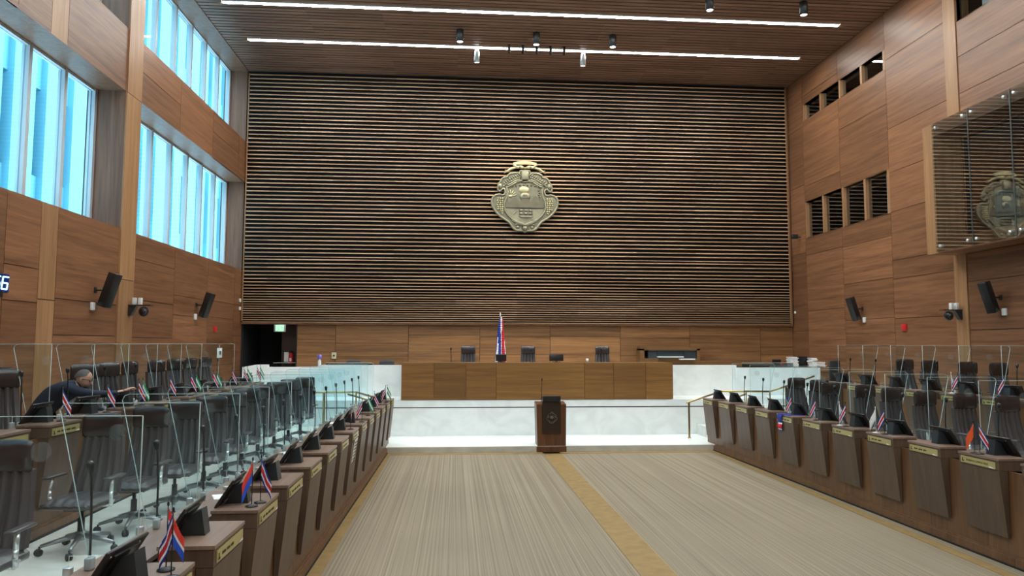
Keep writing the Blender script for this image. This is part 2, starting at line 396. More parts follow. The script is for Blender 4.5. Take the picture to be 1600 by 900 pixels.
# right wall
Rup = (16.68, 20.92, 9.14, 9.63); Rlo = (16.68, 20.95, 5.52, 6.60); Rnear = (11.5, 14.13, 9.17, 10.5)
BY0, BY1, BZ0, BZ1, XO = 3.2, 14.46, 4.19, 6.93, 9.99
Rboo = (3.4, 14.1, 4.45, 6.65)
Rop = [Rup, Rlo, Rnear, Rboo]
wr = MB()
colsR = [(20.98, YB, [1.5, 2.7, 5.08, 7.16, 9.0]), (18.91, 20.98, [1.5, 3.3, 4.98, 5.52, 7.1, 9.14, 9.9]), (16.68, 18.91, [1.3, 2.26, 2.95, 3.93, 4.95, 5.52, 6.6, 8.25, 9.14]),
         (14.51, 16.68, [1.4, 2.92, 3.88, 4.33, 5.53, 6.5, 7.6, 9.35])]
ya = [14.13, 12.0, 9.9, 7.8, 5.7, 3.6, 1.5, -.6, -2.7, -4.8, -7]
ro = [[1.3, 2.6, 3.6, 4.19, 7.6, 8.4, 9.17], [1.6, 3.0, 4.19, 6.93, 8.0, 9.17], [1.2, 2.3, 3.6, 5.5, 7.4, 8.8]]
for i, (b, a) in enumerate(zip(ya, ya[1:])): colsR.append((a, b, ro[i % 3]))
panels(wr, colsR, Rop, XR, .03, rnd=rnd, inward=-1)
panels(wr, [(14.13, 14.51, [4.2, 7.0])], [], XR-.02, .05, rnd=rnd, inward=-1, mi=1)
backing(wr, Rop, XR+.03, .12, YF, YB+.4, 'x', -1, 2)
for (a, b, z0, z1) in (Rup, Rlo):      # mullioned slots, wooden posts
    for k in range(5):
        y = a + (b-a)*k/4; y = min(max(y, a+.04), b-.04); wr.box(XR-.005, XR+.16, y-.045, y+.045, z0, z1, 1, .4)
    wr.box(XR, XR+.3, a, b, z0-.02, z0, 1, .4); wr.box(XR, XR+.3, a, b, z1, z1+.02, 1, .2)
for (a, b, z0, z1) in (Rnear,):
    wr.box(XR, XR+.3, b, b+.03, z0, z1, 1, .3); wr.box(XR, XR+.3, a, b, z0-.02, z0, 1, .6)
struct(wr.build('wall_right', [M_wy, M_wz, M_dark]))
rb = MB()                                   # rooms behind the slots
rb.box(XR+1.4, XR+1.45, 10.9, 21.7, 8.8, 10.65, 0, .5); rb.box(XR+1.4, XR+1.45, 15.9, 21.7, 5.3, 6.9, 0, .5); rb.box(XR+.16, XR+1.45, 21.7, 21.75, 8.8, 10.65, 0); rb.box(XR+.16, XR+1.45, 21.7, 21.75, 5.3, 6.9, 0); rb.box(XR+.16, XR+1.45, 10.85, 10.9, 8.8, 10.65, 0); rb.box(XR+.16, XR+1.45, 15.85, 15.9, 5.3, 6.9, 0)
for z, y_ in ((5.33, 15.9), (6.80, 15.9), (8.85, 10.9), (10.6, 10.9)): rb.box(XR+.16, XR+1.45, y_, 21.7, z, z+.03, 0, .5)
rb.box(XR+.35, XR+.4, 16.7, 17.35, 5.35, 6.75, 1, .5); rb.box(XR+.32, XR+.35, 11.2, 13.75, 9.0, 10.5, 1, .5)  # white sheet close behind the near window stands in for a lit room
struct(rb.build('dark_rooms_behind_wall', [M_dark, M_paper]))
for n, (a, b, z0, z1) in enumerate((Rup, Rlo, Rnear)):
    p = MB(); p.box(XR+.07, XR+.08, a+.02, b-.02, z0, z1); struct(p.build('window_%d' % (5+n), glass('slot glass', (.8, .84, .85), 1.4)))

# projecting glazed booth on the right wall
bo = thing('glazed_gallery_booth', 'projecting wooden booth with glass front high on the right wall', 'booth', (XO, BY1, BZ0))
f = MB(); d = XR - XO
f.box(0, d-.03, -.34, 0, 0, BZ1-BZ0, 0, .6)                                  # far cheek
f.box(.0, d-.03, BY0-BY1, -.34, 0, .27, 1, .35); f.box(.0, d-.03, BY0-BY1, -.34, BZ1-BZ0-.27, BZ1-BZ0, 1, .45)
f.build('booth_frame', [M_wz, M_wy], bo)
f = MB(); f.box(d-.03, 3.2, BY0-BY1, -.30, .22, .26, 0); f.box(d+.12, 3.2, BY0-BY1, -.30, 2.5, 2.54, 0); f.box(3.2, 3.25, BY0-BY1, -.3, .2, 2.6, 0); f.box(d+.12, 3.2, -.3, -.27, .2, 2.6, 1)
f.build('booth_interior', [plain('booth dark', (.10, .12, .13), .5), M_wy], bo)
f = MB(); yy = [-.345, -1.42, -2.50, -3.9, -5.3, -6.7, -8.1, -9.5, -11.0]
for p, q in zip(yy, yy[1:]): f.box(-.05, -.035, q+.012, p-.012, .02, BZ1-BZ0-.02)
f.build('booth_glass', glass('booth glass', (.86, .90, .91), 2.6), bo)
for y in (-.5, -1.30, -1.54, -2.38, -2.62, -3.78, -4.0):
    for z in (.13, BZ1-BZ0-.13):
        f = MB(); f.lathe([(0, .0), (.03, .0), (.03, .03), (0, .03)], 10, M=Matrix.Translation((-.05, y, z)) @ Matrix.Rotation(-PI/2, 4, 'Y')); f.build('standoff_bolt', M_chrome, bo)
M_joint = plain('grey joint', (.06, .065, .065), .4)
for p in yy[1:4]: f = MB(); f.box(-.049, -.036, p-.012, p+.012, .02, BZ1-BZ0-.02); f.build('glass_joint', M_joint, bo)

# back wall
wb = MB()
colsB = []
xs = [-5.3, -4.71, -3.58, -1.41, .75, 2.91, 5.09, 7.29, 9.56, XR]
rB = [[2.0, 2.4], [1.9, 2.3], [2.55], [1.95, 2.5], [2.52], [1.93, 2.48], [2.55], [1.97, 2.2], [2.0, 2.5]]
panels(wb, [(a, b, [1.3]+r_) for a, b, r_ in zip(xs[1:], xs[2:], rB)], [], YB, .03, axis='y', inward=-1, rnd=rnd, z0=.9, z1=2.88)
backing(wb, [(-6.35, -4.71, 1.0, 2.86)], YB+.03, .1, XL-.7, XR+.3, 'y', -1, 1)
struct(wb.build('wall_back', [M_wx, M_dark]))
# recess by the door, with an added black shell keeping sky light out
dr = MB(); dr.box(-5.3, -4.71, 22.75, 22.8, .9, 2.9, 0); dr.box(-4.74, -4.70, 22.03, 22.8, .9, 2.9, 0); dr.box(-6.4, -5.3, 24, 24.05, .9, 2.9, 1); dr.box(-5.34, -5.3, 22.8, 24, .9, 2.9, 0)
dr.box(-6.4, -4.7, 22.0, 24, 2.88, 2.9, 1); dr.box(-6.5, -6.3, 22.03, 24.1, .8, 3.1, 1); dr.box(-6.5, -4.6, 22.0, 24.1, .9, 1.0, 1); dr.box(-6.5, -4.6, 22.1, 24.1, 2.9, 3.1, 1); dr.box(-4.7, -4.6, 22.1, 24.1, .9, 3.1, 1); dr.box(-6.6, -4.6, 24.05, 24.2, .8, 3.1, 1)
struct(dr.build('door_1_and_shell', [plain('dark door panel', (.05, .035, .033), .35), M_black]))
# dark frame strip round the slat field
t = MB(); t.box(9.62+.9, 10.58, YB-.12, YB, 2.89, ZC, 0, .5); t.box(10.50, 10.525, YB-.14, YB-.11, 2.95, ZC-.05, 1, .6)
t.box(XL+.03, XL+.055, YB-.16, YB-.11, 2.95, ZC-.1, 1, .6); t.box(XL, 10.58, YB-.12, YB, 2.86, 2.90, 0, .5)
struct(t.build('trim_1', [wood('slat end post', (.14, .06, .03), (.26, .12, .06), 'z', vary=.4), M_wz]))
# slats: even pitch above, closing up toward the bottom
zs = []; z = ZC-.07-.06
while z > 4.85: zs.append(z); z -= .1235
zs += [4.79, 4.67, 4.55, 4.43, 4.32, 4.21, 4.11, 4.01, 3.92, 3.83, 3.75, 3.67, 3.59, 3.52, 3.45, 3.385, 3.32, 3.25, 3.18, 3.115, 3.05, 2.985, 2.92]
s_ = MB(); ends = [XL+.06, -4.1, -2.23, -.36, 1.51, 3.38, 5.25, 7.12, 8.99, 10.49]
zs2 = zs + [2.86]
for i, z in enumerate(zs):
    hh = .13*(zs2[i]-zs2[i+1])
    for a, b in zip(ends, ends[1:]):
        s_.box(a+.001, b-.001, YB-.15, YB-.128, z-hh, z+hh, 0, rnd.random())
        s_.box(a+.001, b-.001, YB-.128, YB-.05, z-hh*.8, z+hh*.8, 1, rnd.random())  # rear of each batten carries the painted gap shade
struct(s_.build('trim_2', [M_slat, M_slatshade]))
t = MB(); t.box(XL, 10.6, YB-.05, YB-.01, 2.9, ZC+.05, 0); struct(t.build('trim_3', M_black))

# ceiling: battens across the hall under a dark void
c = MB(); y = YB-.02
STR = [19.61, 17.43, 15.0, 11.2, 7.4, 3.6, -.2, -4.0]
while y > YF:
    near = any(abs(y-.06-s) < .11 for s in STR)
    if near:
        c.box(XL, -5.72, y-.125, y, ZC, ZC+.07, 0, rnd.random()); c.box(9.88, XR, y-.125, y, ZC, ZC+.07, 0, rnd.random())
    else:
        c.box(XL, XR, y-.125, y, ZC, ZC+.07, 0, rnd.random())
    y -= .168
c.box(XL-.6, XR+.1, YF, YB+.4, ZC+.16, ZC+.2, 1, .5)
struct(c.build('ceiling', [M_ceil, M_black]))
w = MB(); w.box(XL-.7, XR+.2, YF-.1, YF, -.1, ZC+.2, 0, .5); struct(w.build('wall_front', M_wx))

# ------------------------------------------------------------------ ceiling lamps
def led(y, label):
    t = thing('linear_ceiling_light', label, 'ceiling light', (2.08, y, ZC), 0, 'long linear ceiling lights')
    m = MB(); m.box(-7.79, 7.79, -.10, -.055, .0, .09); m.box(-7.79, 7.79, .055, .10, .0, .09); m.box(-7.79, 7.79, -.10, .10, .08, .10); m.build('housing', M_white, t)
    m = MB(); m.box(-7.78, 7.78, -.055, .055, .0, .02); m.build('diffuser', M_led, t)
led(STR[0], 'long linear ceiling light closest to the slatted end wall')
led(STR[1], 'long linear ceiling light second from the slatted end wall')
for k, y in enumerate(STR[2:]): led(y, 'long linear ceiling light behind the view, %s from the end wall' % ORD[k+2])
def downlight(x, y, label, power=160):
    t = thing('cylinder_downlight', label, 'ceiling light', (x, y, ZC-.33), 0, 'black cylinder downlights')
    m = MB(); m.lathe([(.0, .33), (.085, .33), (.095, .32), (.095, 0), (.08, 0), (.078, .03), (0, .03)], 20); m.build('housing', M_blk2, t)
    m = MB(); m.lathe([(0, .012), (.074, .012), (.074, .028), (0, .028)], 20); m.build('lens', M_lamp, t)
    spot('downlight_beam', (x, y, ZC-.36), (x, y, 0), power, math.radians(70), rad=.07)
for x, y, l in ((.06, 18.5, 'left of the three black cylinder downlights near the end wall'), (2.09, 18.52, 'middle of the three black cylinder downlights near the end wall'), (4.15, 18.5, 'right of the three black cylinder downlights near the end wall'), (5.99, 16.2, 'black cylinder downlight cut by the top picture edge'), (8.34, 16.25, 'black cylinder downlight nearest the right wall')):
    downlight(x, y, l)
for x, tx, l in ((.54, 1.6, 'left white tilted spotlight aimed at the coat of arms'), (3.55, 2.7, 'right white tilted spotlight aimed at the coat of arms')):
    t = thing('tilted_spotlight', l, 'spotlight', (x, 19.61, ZC), 0, 'white tilted spotlights')
    R = Matrix.Translation((0, 0, -.05)) @ Matrix.Rotation(math.radians(14), 4, 'X')
    m = MB(); m.lathe([(0, 0), (.05, -.01), (.075, -.1), (.085, -.36), (.075, -.36), (.07, -.33), (0, -.33)], 16, M=R); m.tube([(0, 0, .0), (0, 0, -.07)], .02); m.build('housing', M_alu, t)
    m = MB(); m.lathe([(0, -.335), (.07, -.335), (.07, -.35), (0, -.35)], 16, M=R); m.build('lens', M_lamp, t)
    spot('spotlight_beam', (x, 19.5, ZC-.45), (tx, 21.8, 6.2), 420, math.radians(62), 1.0, (1, .86, .62))
for k in range(5):
    t = tag(bpy.data.objects.new('mini_spotlight', None), '%s of five small black spotlights under the light line, from the left' % ['first', 'second', 'third', 'fourth', 'fifth'][k], 'spotlight', 'small black spotlights')
    COL.objects.link(t); t.location = (1.42+.385*k, 19.35, ZC)
    m = MB(); m.lathe([(0, 0), (.03, 0), (.035, -.03), (.035, -.24), (.0, -.24)], 12); m.box(-.05, .05, -.03, .03, -.012, 0); m.build('housing', M_blk2, t)
    m = MB(); m.tube([(.036, -.036, -.03), (.036, -.036, -.23)], .008); m.build('side_strip', M_alu, t)  # thin aluminium upright beside the housing

# ------------------------------------------------------------------ podium of white stone
g = MB(); g.box(-1.62, 5.86, 15.42, 17.3, -.1, .13, 0); struct(g.build('podium_step', [M_stone]))
g = MB(); g.box(-1.60, 5.84, 15.405, 15.42, .0, .125, 0); struct(g.build('podium_step_riser', [M_sill]))
g = MB(); g.box(XL, XR, 17.22, 18.55, 0, .775, 0); g.box(XL, XR, 17.25, 18.55, .775, .80, 1); g.box(XL, XR, 17.22, 18.55, .80, .96, 0); struct(g.build('podium_front_wall', [M_stone, M_black]))
g = MB(); g.box(XL, XR, 18.55, 22.0, 0, P3, 0); struct(g.build('podium_floor', [M_stonef]))
g = MB(); g.box(-3.35, 7.35, 18.45, 18.63, .96, 1.745); g.box(7.35, 9.62, 18.43, 18.63, .96, 1.68); g.box(-5.26, -3.35, 18.43, 18.63, .96, 1.70)
g.prism([(-5.26, 1.70), (-4.65, 1.70), (-4.65, 1.76), (-4.95, 1.755)], 18.45, 18.6, 'y')
struct(g.build('podium_parapet', M_stone))

# presidium desk
t = thing('presidium_desk', 'long wooden presidium desk on the white podium', 'desk', (2.0, 17.2, .965))
m = MB(); xs_ = [-3.26, -2.47, -1.69, -.87, 1.45, 2.25, 3.26]
m.box(-3.26, 3.27, .06, .9, 0, .845, 1, .5)
m.build('body', [M_pres, M_pres], t)
xe = [627, 677, 726, 773, 911, 957, 1008, 1052]
xe = [-3.26+6.53*(v-627)/425 for v in xe]
for a, b in zip(xe, xe[1:]):
    m = MB(); m.box(a+.004, b-.004, 0, .058, .005, .865, 0, rnd.random()); m.build('front_panel', M_pres, t)
m = MB(); m.box(-3.27, 3.28, .06, 1.0, .845, .87, 0, .3); m.build('desk_top', M_pres, t)

# lectern
t = thing('lectern', 'wooden lectern with dark crest panel standing before the podium', 'lectern', (2.06, 15.42, 0))
m = MB(); m.box(-.32, .32, -.03, .42, 0, .12, 0, .8); m.hexa([(-.30, 0, .125), (.31, 0, .125), (.31, .42, .125), (-.30, .42, .125), (-.32, 0, 1.0), (.32, 0, 1.0), (.32, .42, 1.04), (-.32, .42, 1.04)], 0, .5)
m.build('body', M_lect, t)
m = MB(); m.hexa([(-.20, -.035, .40), (.20, -.035, .40), (.20, 0, .40), (-.20, 0, .40), (-.20, -.05, 1.06), (.20, -.05, 1.06), (.20, .02, 1.09), (-.20, .02, 1.09)], 0, .5); m.build('front_panel', plain('dark oiled panel', (.022, .010, .005), .4), t)
m = MB(); m.hexa([(-.18, -.06, 1.06), (.17, -.06, 1.06), (.17, .22, 1.10), (-.18, .22, 1.10), (-.18, -.05, 1.17), (.17, -.05, 1.17), (.17, .24, 1.13), (-.18, .24, 1.13)]); m.rbox(-.19, .19, -.09, -.06, 1.07, 1.19, .008, 2); m.build('reading_screen', M_blk, t)
m = MB(); m.tube([(-.20, .1, 1.05), (-.20, .08, 1.3), (-.2, .02, 1.5)], .006, 8); m.ell((-.2, .01, 1.53), (.014, .014, .035)); m.build('gooseneck', M_blk, t)

# ------------------------------------------------------------------ coat of arms
def mirror(h): return h + [(-x, y) for x, y in reversed(h) if abs(x) > 1e-6]
U = .00262
def emb(pts): return [(x*U, (465-y)*U) for x, y in pts]
HO = [(0, 155), (55, 158), (62, 190), (110, 185), (165, 190), (200, 212), (205, 235), (245, 240), (275, 262), (285, 290), (308, 318), (318, 360), (318, 392), (300, 406), (282, 396), (262, 372), (240, 380), (230, 408), (238, 440), (262, 452), (305, 442), (345, 452), (378, 482), (390, 530), (380, 585), (350, 640), (305, 690), (250, 728), (195, 762), (165, 800), (135, 842), (98, 864), (60, 868), (30, 866), (0, 884)]
HI = [(0, 290), (45, 278), (95, 292), (140, 322), (185, 348), (215, 352), (212, 380), (206, 420), (212, 470), (235, 530), (245, 580), (235, 635), (200, 690), (150, 735), (90, 765), (35, 785), (0, 802)]
def crest(parent, M, s=1.0, full=True):
    o_ = emb(HO); po = mirror(o_); pi_ = mirror(emb(HI))
    plate_ = MB(); plate_.prism([(a*s, b*s) for a, b in po], 0, -.09*s, 'y', M=M); plate_.build('shield_plate', M_bronze_shade, parent)
    r_ = MB(); r_.tube([(a*s, -.09*s, b*s) for a, b in po], .034*s, 8, M=M, closed=True); r_.build('outer_scroll', M_bronze, parent)
    r_ = MB(); r_.tube([(a*s, -.11*s, b*s) for a, b in pi_], .026*s, 8, M=M, closed=True); r_.tube([(a*.93*s, -.10*s, b*.95*s-.01) for a, b in pi_], .012*s, 6, M=M, closed=True); r_.build('inner_rim', M_bronze, parent)
    if not full: return
    rr = random.Random(3)
    z_ = lambda y: (465-y)*U
    m = MB()
    for k in range(8):                          # volcanoes above the valley line
        pass
    for cx, top, half, dep in ((-120, 470, 110, .04), (0, 440, 120, .06), (125, 455, 120, .045), (-195, 520, 60, .03), (190, 500, 60, .03)):
        for a in range(1):
            pts = [(cx-half, 600), (cx-half*.55, 545), (cx-half*.15, top+12), (cx, top+4), (cx+half*.15, top+12), (cx+half*.6, 550), (cx+half, 600)]
            pts = [(max(-238, min(238, x)), y) for x, y in pts]
            m.prism(emb(pts), -.09, -.09-dep, 'y', M=M)
    m.build('volcano_relief', M_bronze3, parent)
    m = MB()
    m.prism(emb([(-236, 606), (236, 606), (225, 650), (195, 690), (140, 735), (80, 765), (0, 792), (-80, 765), (-140, 735), (-195, 690), (-225, 650)]), -.088, -.105, 'y', M=M)
    m.build('sea_relief', M_bronze, parent)
    m = MB()
    m.prism(emb([(-75, 690), (95, 690), (75, 712), (-50, 712)]), -.10, -.15, 'y', M=M)
    for cx in (-45, 10, 65):
        for cy in (632, 668): m.ell((cx*U, -.12, z_(cy)), (.066, .05, .045), 10, 6, M=M)
    m.tube([((-130)*U, -.12, z_(680)), ((-60)*U, -.12, z_(600))], .012, 6, M=M)
    m.build('ship', M_bronze, parent); m = MB()
    m.ell((0, -.10, z_(465)), (.17, .06, .13), 14, 8, M=M)
    for cy in (448, 463, 478): m.box(-.07, .07, -.175, -.155, z_(cy)-.008, z_(cy)+.008, M=M)
    m.build('ship', M_bronze, parent)
    m = MB()
    for k in range(7):
        a = PI*(k+.5)/7; m.tube([((-170)*U+.04*math.cos(a), -.10, z_(462)+.04*math.sin(a)), ((-170)*U+.20*math.cos(a), -.10, z_(462)+.20*math.sin(a))], .014, 6, M=M)
    m.ell((-170*U, -.09, z_(462)), (.07, .04, .05), 10, 6, M=M)
    m.build('rising_sun', M_bronze2, parent)
    for k in range(8): m = MB(); m.ell(((-150+45*k)*U, -.10, z_(345-18*math.sin(PI*k/7))), (.03, .03, .03), 8, 5, M=M); m.build('star', M_bronze3, parent)
    m = MB(); m.ell((-10*U, -.08, z_(385)), (.17, .05, .12), 12, 6, M=M); m.build('cloud', M_bronze2, parent)
    for k in range(5): m = MB(); m.ell(((165+8*(k % 2))*U, -.09, z_(390+26*k)), (.035, .03, .03), 8, 5, M=M); m.build('star', M_bronze3, parent)
    m = MB()
    for sx in (-1, 1):
        for i in range(3):
            for j in range(8):
                x = 262+i*27+(5 if j % 2 else 0)-max(0, j-4)*5*i*.5; y = 492+j*25
                if x < 345-max(0, j-3)*18+12: m = MB(); m.ell((sx*x*U, -.115, z_(y)), (.028, .03, .028), 8, 5, M=M); m.build('coffee_bead', M_bronze2, parent); m = MB()
    for k in ():
        pass
    for sx in (-1, 1):
        m = MB()
        for i in range(9):
            x = 62+i*23; y = 205+i*9+(i*i)*.5
            R_ = M @ Matrix.Translation((sx*x*U, -.12, z_(y))) @ Matrix.Rotation(sx*.7, 4, 'Y')
            m.ell((0, 0, 0), (.022, .025, .062), 8, 5, M=R_); R_ = M @ Matrix.Translation((sx*(x+6)*U, -.12, z_(y+34))) @ Matrix.Rotation(-sx*.6, 4, 'Y'); m.ell((0, 0, 0), (.02, .02, .05), 8, 5, M=R_)
        m.tube([(sx*60*U, -.12, z_(262)), (sx*120*U, -.12, z_(285)), (sx*180*U, -.12, z_(325)), (sx*215*U, -.12, z_(335))], .03, 8, M=M)
        m.tube([(sx*(85+42*math.cos(a))*U, -.10, z_(828+36*math.sin(a))) for a in [i*.5 for i in range(12)]], .02, 6, M=M)
        m.ell((sx*85*U, -.1, z_(830)), (.05, .05, .05), 8, 6, M=M)
        m.tube([(sx*20*U, -.1, z_(812)), (sx*100*U, -.1, z_(770)), (sx*160*U, -.1, z_(745))], [.045, .035, .02], 8, M=M)
        m.ell((sx*290*U, -.09, z_(345)), (.07, .06, .10), 10, 6, M=M)
        m.build('leaf_scroll', M_bronze, parent)
    m = MB()
    m.rbox(-.11, .11, -.17, -.08, z_(270), z_(165), .02, 2, M=M); m.ell((0, -.12, z_(840)), (.09, .07, .07), 10, 6, M=M)
    m.build('clasp', M_bronze, parent)
    m = MB()                                     # ribbon on top
    n = 14
    def rib(u, v):
        a = (u-.5)*2; return (a*140*U, -.12-.02*math.cos(a*3), z_(60+18*a*a)-.045+.09*v)
    m.grid(rib, n, 2, M=M); m.grid(lambda u, v: (lambda p: (p[0], p[1]+.03, p[2]))(rib(u, v)), n, 2, M=M)
    for sx in (-1, 1):
        m.tube([(sx*140*U, -.11, z_(85)), (sx*100*U, -.12, z_(112)), (sx*45*U, -.12, z_(105)), (0, -.1, z_(130))], .03, 8, M=M)
        m.tube([(sx*105*U, -.1, z_(120)), (sx*165*U, -.1, z_(135)), (sx*205*U, -.1, z_(165)), (sx*245*U, -.1, z_(190))], [.035, .045, .03, .01], 8, M=M)
        m.tube([(sx*150*U, -.1, z_(130)), (sx*215*U, -.1, z_(160)), (sx*240*U, -.1, z_(152))], [.03, .02, .01], 6, M=M)
        for k in (38, 90): m.ell((sx*k*U, -.12, z_(118)), (.06, .05, .05), 10, 6, M=M)
    m.build('ribbon', M_bronze2, parent)
co = thing('coat_of_arms', 'large bronze national coat of arms mounted on the slatted end wall', 'emblem', (2.10, YB-.15, 6.80))
crest(co, Matrix.Identity(4))
lec = bpy.data.objects['lectern']
cm = MB(); MM = Matrix.Translation((.0, -.052, .73)) @ Matrix.Rotation(-.02, 4, 'X') @ Matrix.Scale(.11, 4)
cm.tube([(a, -.1, b) for a, b in mirror(emb(HO))], .05, 6, M=MM, closed=True); cm.tube([(a, -.1, b) for a, b in mirror(emb(HI))], .03, 6, M=MM, closed=True)
cm.ell((0, -.1, 0), (.35, .1, .3), 12, 6, M=MM); cm.tube([(-.3, -.1, .95), (0, -.1, 1.05), (.3, -.1, .95)], .07, 6, M=MM)
o = cm.build('crest', plain('silver crest', (.17, .15, .14), .4, metal=.5), lec); o['label'] = 'small silver crest'

# ------------------------------------------------------------------ chairs (face +X)
def make_chair():
    t = bpy.data.objects.new('office_chair', None); COL.objects.link(t)
    m = MB()                                    # star base
    for k in range(5):
        a = 2*PI*k/5+.3; c_, s_2 = math.cos(a), math.sin(a)
        m.tube([(.03*c_, .03*s_2, .145), (.18*c_, .18*s_2, .115), (.315*c_, .315*s_2, .085)], [.028, .022, .016], 8)
    m.lathe([(0, .10), (.045, .10), (.045, .18), (0, .18)], 14); m.build('base', M_base_metal, t)
    m = MB(); m.lathe([(.03, .18), (.03, .30), (.018, .30), (.018, .40), (0, .40)], 12); m.box(-.12, .12, -.10, .10, .385, .43); m.build('column', M_blk2, t)
    for k in range(5):
        a = 2*PI*k/5+.3; c_, s_2 = math.cos(a), math.sin(a)
        m = MB()
        R = Matrix.Translation((.325*c_, .325*s_2, .032)) @ Matrix.Rotation(a+.6, 4, 'Z') @ Matrix.Rotation(PI/2, 4, 'X')
        m.lathe([(0, -.026), (.024, -.026), (.032, -.02), (.032, -.006), (.02, -.004), (.02, .004), (.032, .006), (.032, .02), (.024, .026), (0, .026)], 14, M=R); m.tube([(.322*c_, .322*s_2, .04), (.318*c_, .318*s_2, .085)], .01, 6); m.build('caster', M_rub, t)
    m = MB()                                    # seat with ribs and waterfall edge
    def seat(u, v):
        x = -.22+.48*u; y = -.24+.48*v
        e = min(1, 8*min(v, 1-v)); z = .50+.012*abs(math.sin(v*PI*5))*e - .05*max(0, (u-.8)/.2)**2 - .03*(1-e)
        return (x, y, z)
    m.grid(seat, 20, 30); m.rbox(-.23, .25, -.245, .245, .42, .475, .02, 2)
    m.grid(lambda u, v: seat(u, v)[:2]+(.45,), 4, 4)
    for v in (0, 1): m.grid(lambda u, w_, v=v: (seat(u, v)[0], seat(u, v)[1], .45+(seat(u, v)[2]-.45)*w_), 10, 2)
    for u in (0, 1): m.grid(lambda v, w_, u=u: (seat(u, v)[0], seat(u, v)[1], .45+(seat(u, v)[2]-.45)*w_), 14, 2)
    m.build('seat', M_leather_lit, t)
    m = MB()                                    # ribbed back
    def bx(h): return -.22 - .13*h - .02*math.sin(h*PI)
    def back(u, v):
        w = .235 - .045*v; y = -w+2*w*u; e = min(1, 7*min(u, 1-u))
        rib = abs(math.sin(u*PI*5))**.7
        return (bx(v)+.048*rib*e+.015 + .05*(2*u-1)**2, y, .50+.52*v)
    def backr(u, v):
        w = .24-.045*v; y = -w+2*w*u; return (bx(v)-.035+.05*(2*u-1)**2, y, .50+.52*v)
    m.grid(back, 48, 10); m.grid(backr, 12, 10)
    for u in (0, 1): m.grid(lambda v, w_, u=u: tuple(Vector(back(u, v)).lerp(Vector(backr(u, v)), w_)), 10, 2)
    for v in (0, 1): m.grid(lambda u, w_, v=v: tuple(Vector(back(u, v)).lerp(Vector(backr(u, v)), w_)), 12, 2)
    m.build('backrest', M_leather_lit, t)
    m = MB()
    def head(u, v):
        a = 2*PI*v; w = .195; y = -w+2*w*u; e = (1-abs(2*u-1)**8)
        rx = .050*(.35+.65*e); rz = .118*(.84+.16*e)
        return (-.315+math.cos(a)*rx+.04*(2*u-1)**2, y, 1.115+math.copysign(abs(math.sin(a))**.7, math.sin(a))*rz)
    m.grid(head, 18, 20)
    for u in (0, 1):
        m.add([head(u, j/20) for j in range(20)], [list(range(20))], 0, .5)
    m.build('headrest', M_leather2, t)
    for s in (-1, 1):
        m = MB(); m.rbox(-.16, .12, s*.285-.035, s*.285+.035, .665, .69, .011, 2); a_ = m.build('armrest', M_leather_lit, t)
        m = MB(); pts = [(.02, s*.285, .664), (.035, s*.29, .55), (.04, s*.29, .50), (.02, s*.285, .44), (-.04, s*.25, .415), (-.08, s*.12, .405)]
        for p, q in zip(pts, pts[1:]): m.tube([p, q], .019, 6)
        m.tube([(.02, s*.285, .44), (.0, s*.265, .42), (-.20, s*.20, .47), (-.22, s*.17, .50)], .016, 6)
        m.build('arm_frame', M_chrome, a_)
    return t
CH0 = make_chair(); used = [False]
def chair(x, y, z, deg, label, group):
    o = CH0 if not used[0] else copy_tree(CH0)
    used[0] = True
    o.location = (x, y, z); o.rotation_euler = (0, 0, math.radians(deg)); tag(o, label, 'chair', group)
    return o
jit = random.Random(5)
L1c = [(-3.20, 5.2, -90), (-3.46, 7.15, -96), (-3.33, 7.95, -96), (-3.22, 8.75, -88), (-3.18, 9.6, -86), (-3.16, 10.4, -88), (-3.2, 11.3, -86), (-3.2, 12.2, -84), (-3.16, 13.1, -86), (-3.12, 14.0, -84), (-3.1, 14.95, -95)]
for i, (x, y, a) in enumerate(L1c):
    lab = 'high-backed leather chair in the left front row, %s from the camera' % ORD[i]
    if i == 0: lab = 'high-backed leather chair cut by the left picture edge, left front row'
    if i == len(L1c)-1: lab = 'farthest leather chair of the left front row, beside the white podium wall'
    chair(x, y, P1, a, lab, 'leather chairs of the left front row')
R1c = [(7.12, 14.3), (7.15, 13.45), (6.88, 12.45), (7.12, 11.75), (7.1, 10.95), (7.12, 10.15), (7.38, 9.65), (7.58, 9.1)]
for i, (x, y) in enumerate(reversed(R1c)):
    chair(x, y, P1, -82+jit.uniform(-5, 5), 'high-backed leather chair in the right front row, %s from the camera' % ORD[i], 'leather chairs of the right front row')
L2c = [(-5.22, 8.85, -52), (-5.74, 9.42, -75), (-5.25, 11.0, -40), (-5.25, 11.85, -28), (-5.25, 12.75, -12), (-5.25, 13.75, -24), (-5.25, 14.65, -20), (-5.25, 15.5, -20), (-5.25, 16.4, -20)]
for i, (x, y, a) in enumerate(L2c):
    chair(x, y, P2, a, 'high-backed leather chair in the left rear row, %s from the camera' % ORD[i], 'leather chairs of the left rear row')
R2c = [(9.6, 14.5), (9.55, 13.55), (9.45, 12.35), (9.55, 11.7)]
for i, (x, y) in enumerate(reversed(R2c)):
    chair(x, y, P2, -84+jit.uniform(-6, 6), 'high-backed leather chair in the right rear row, %s from the camera' % ORD[i], 'leather chairs of the right rear row')
for x, l in ((.35, 'left leather chair behind the presidium desk'), (2.0, 'middle leather chair behind the presidium desk, right of the flag'), (4.08, 'right leather chair behind the presidium desk')):
    chair(x, 19.6, P3, -92, l, 'leather chairs behind the presidium desk')

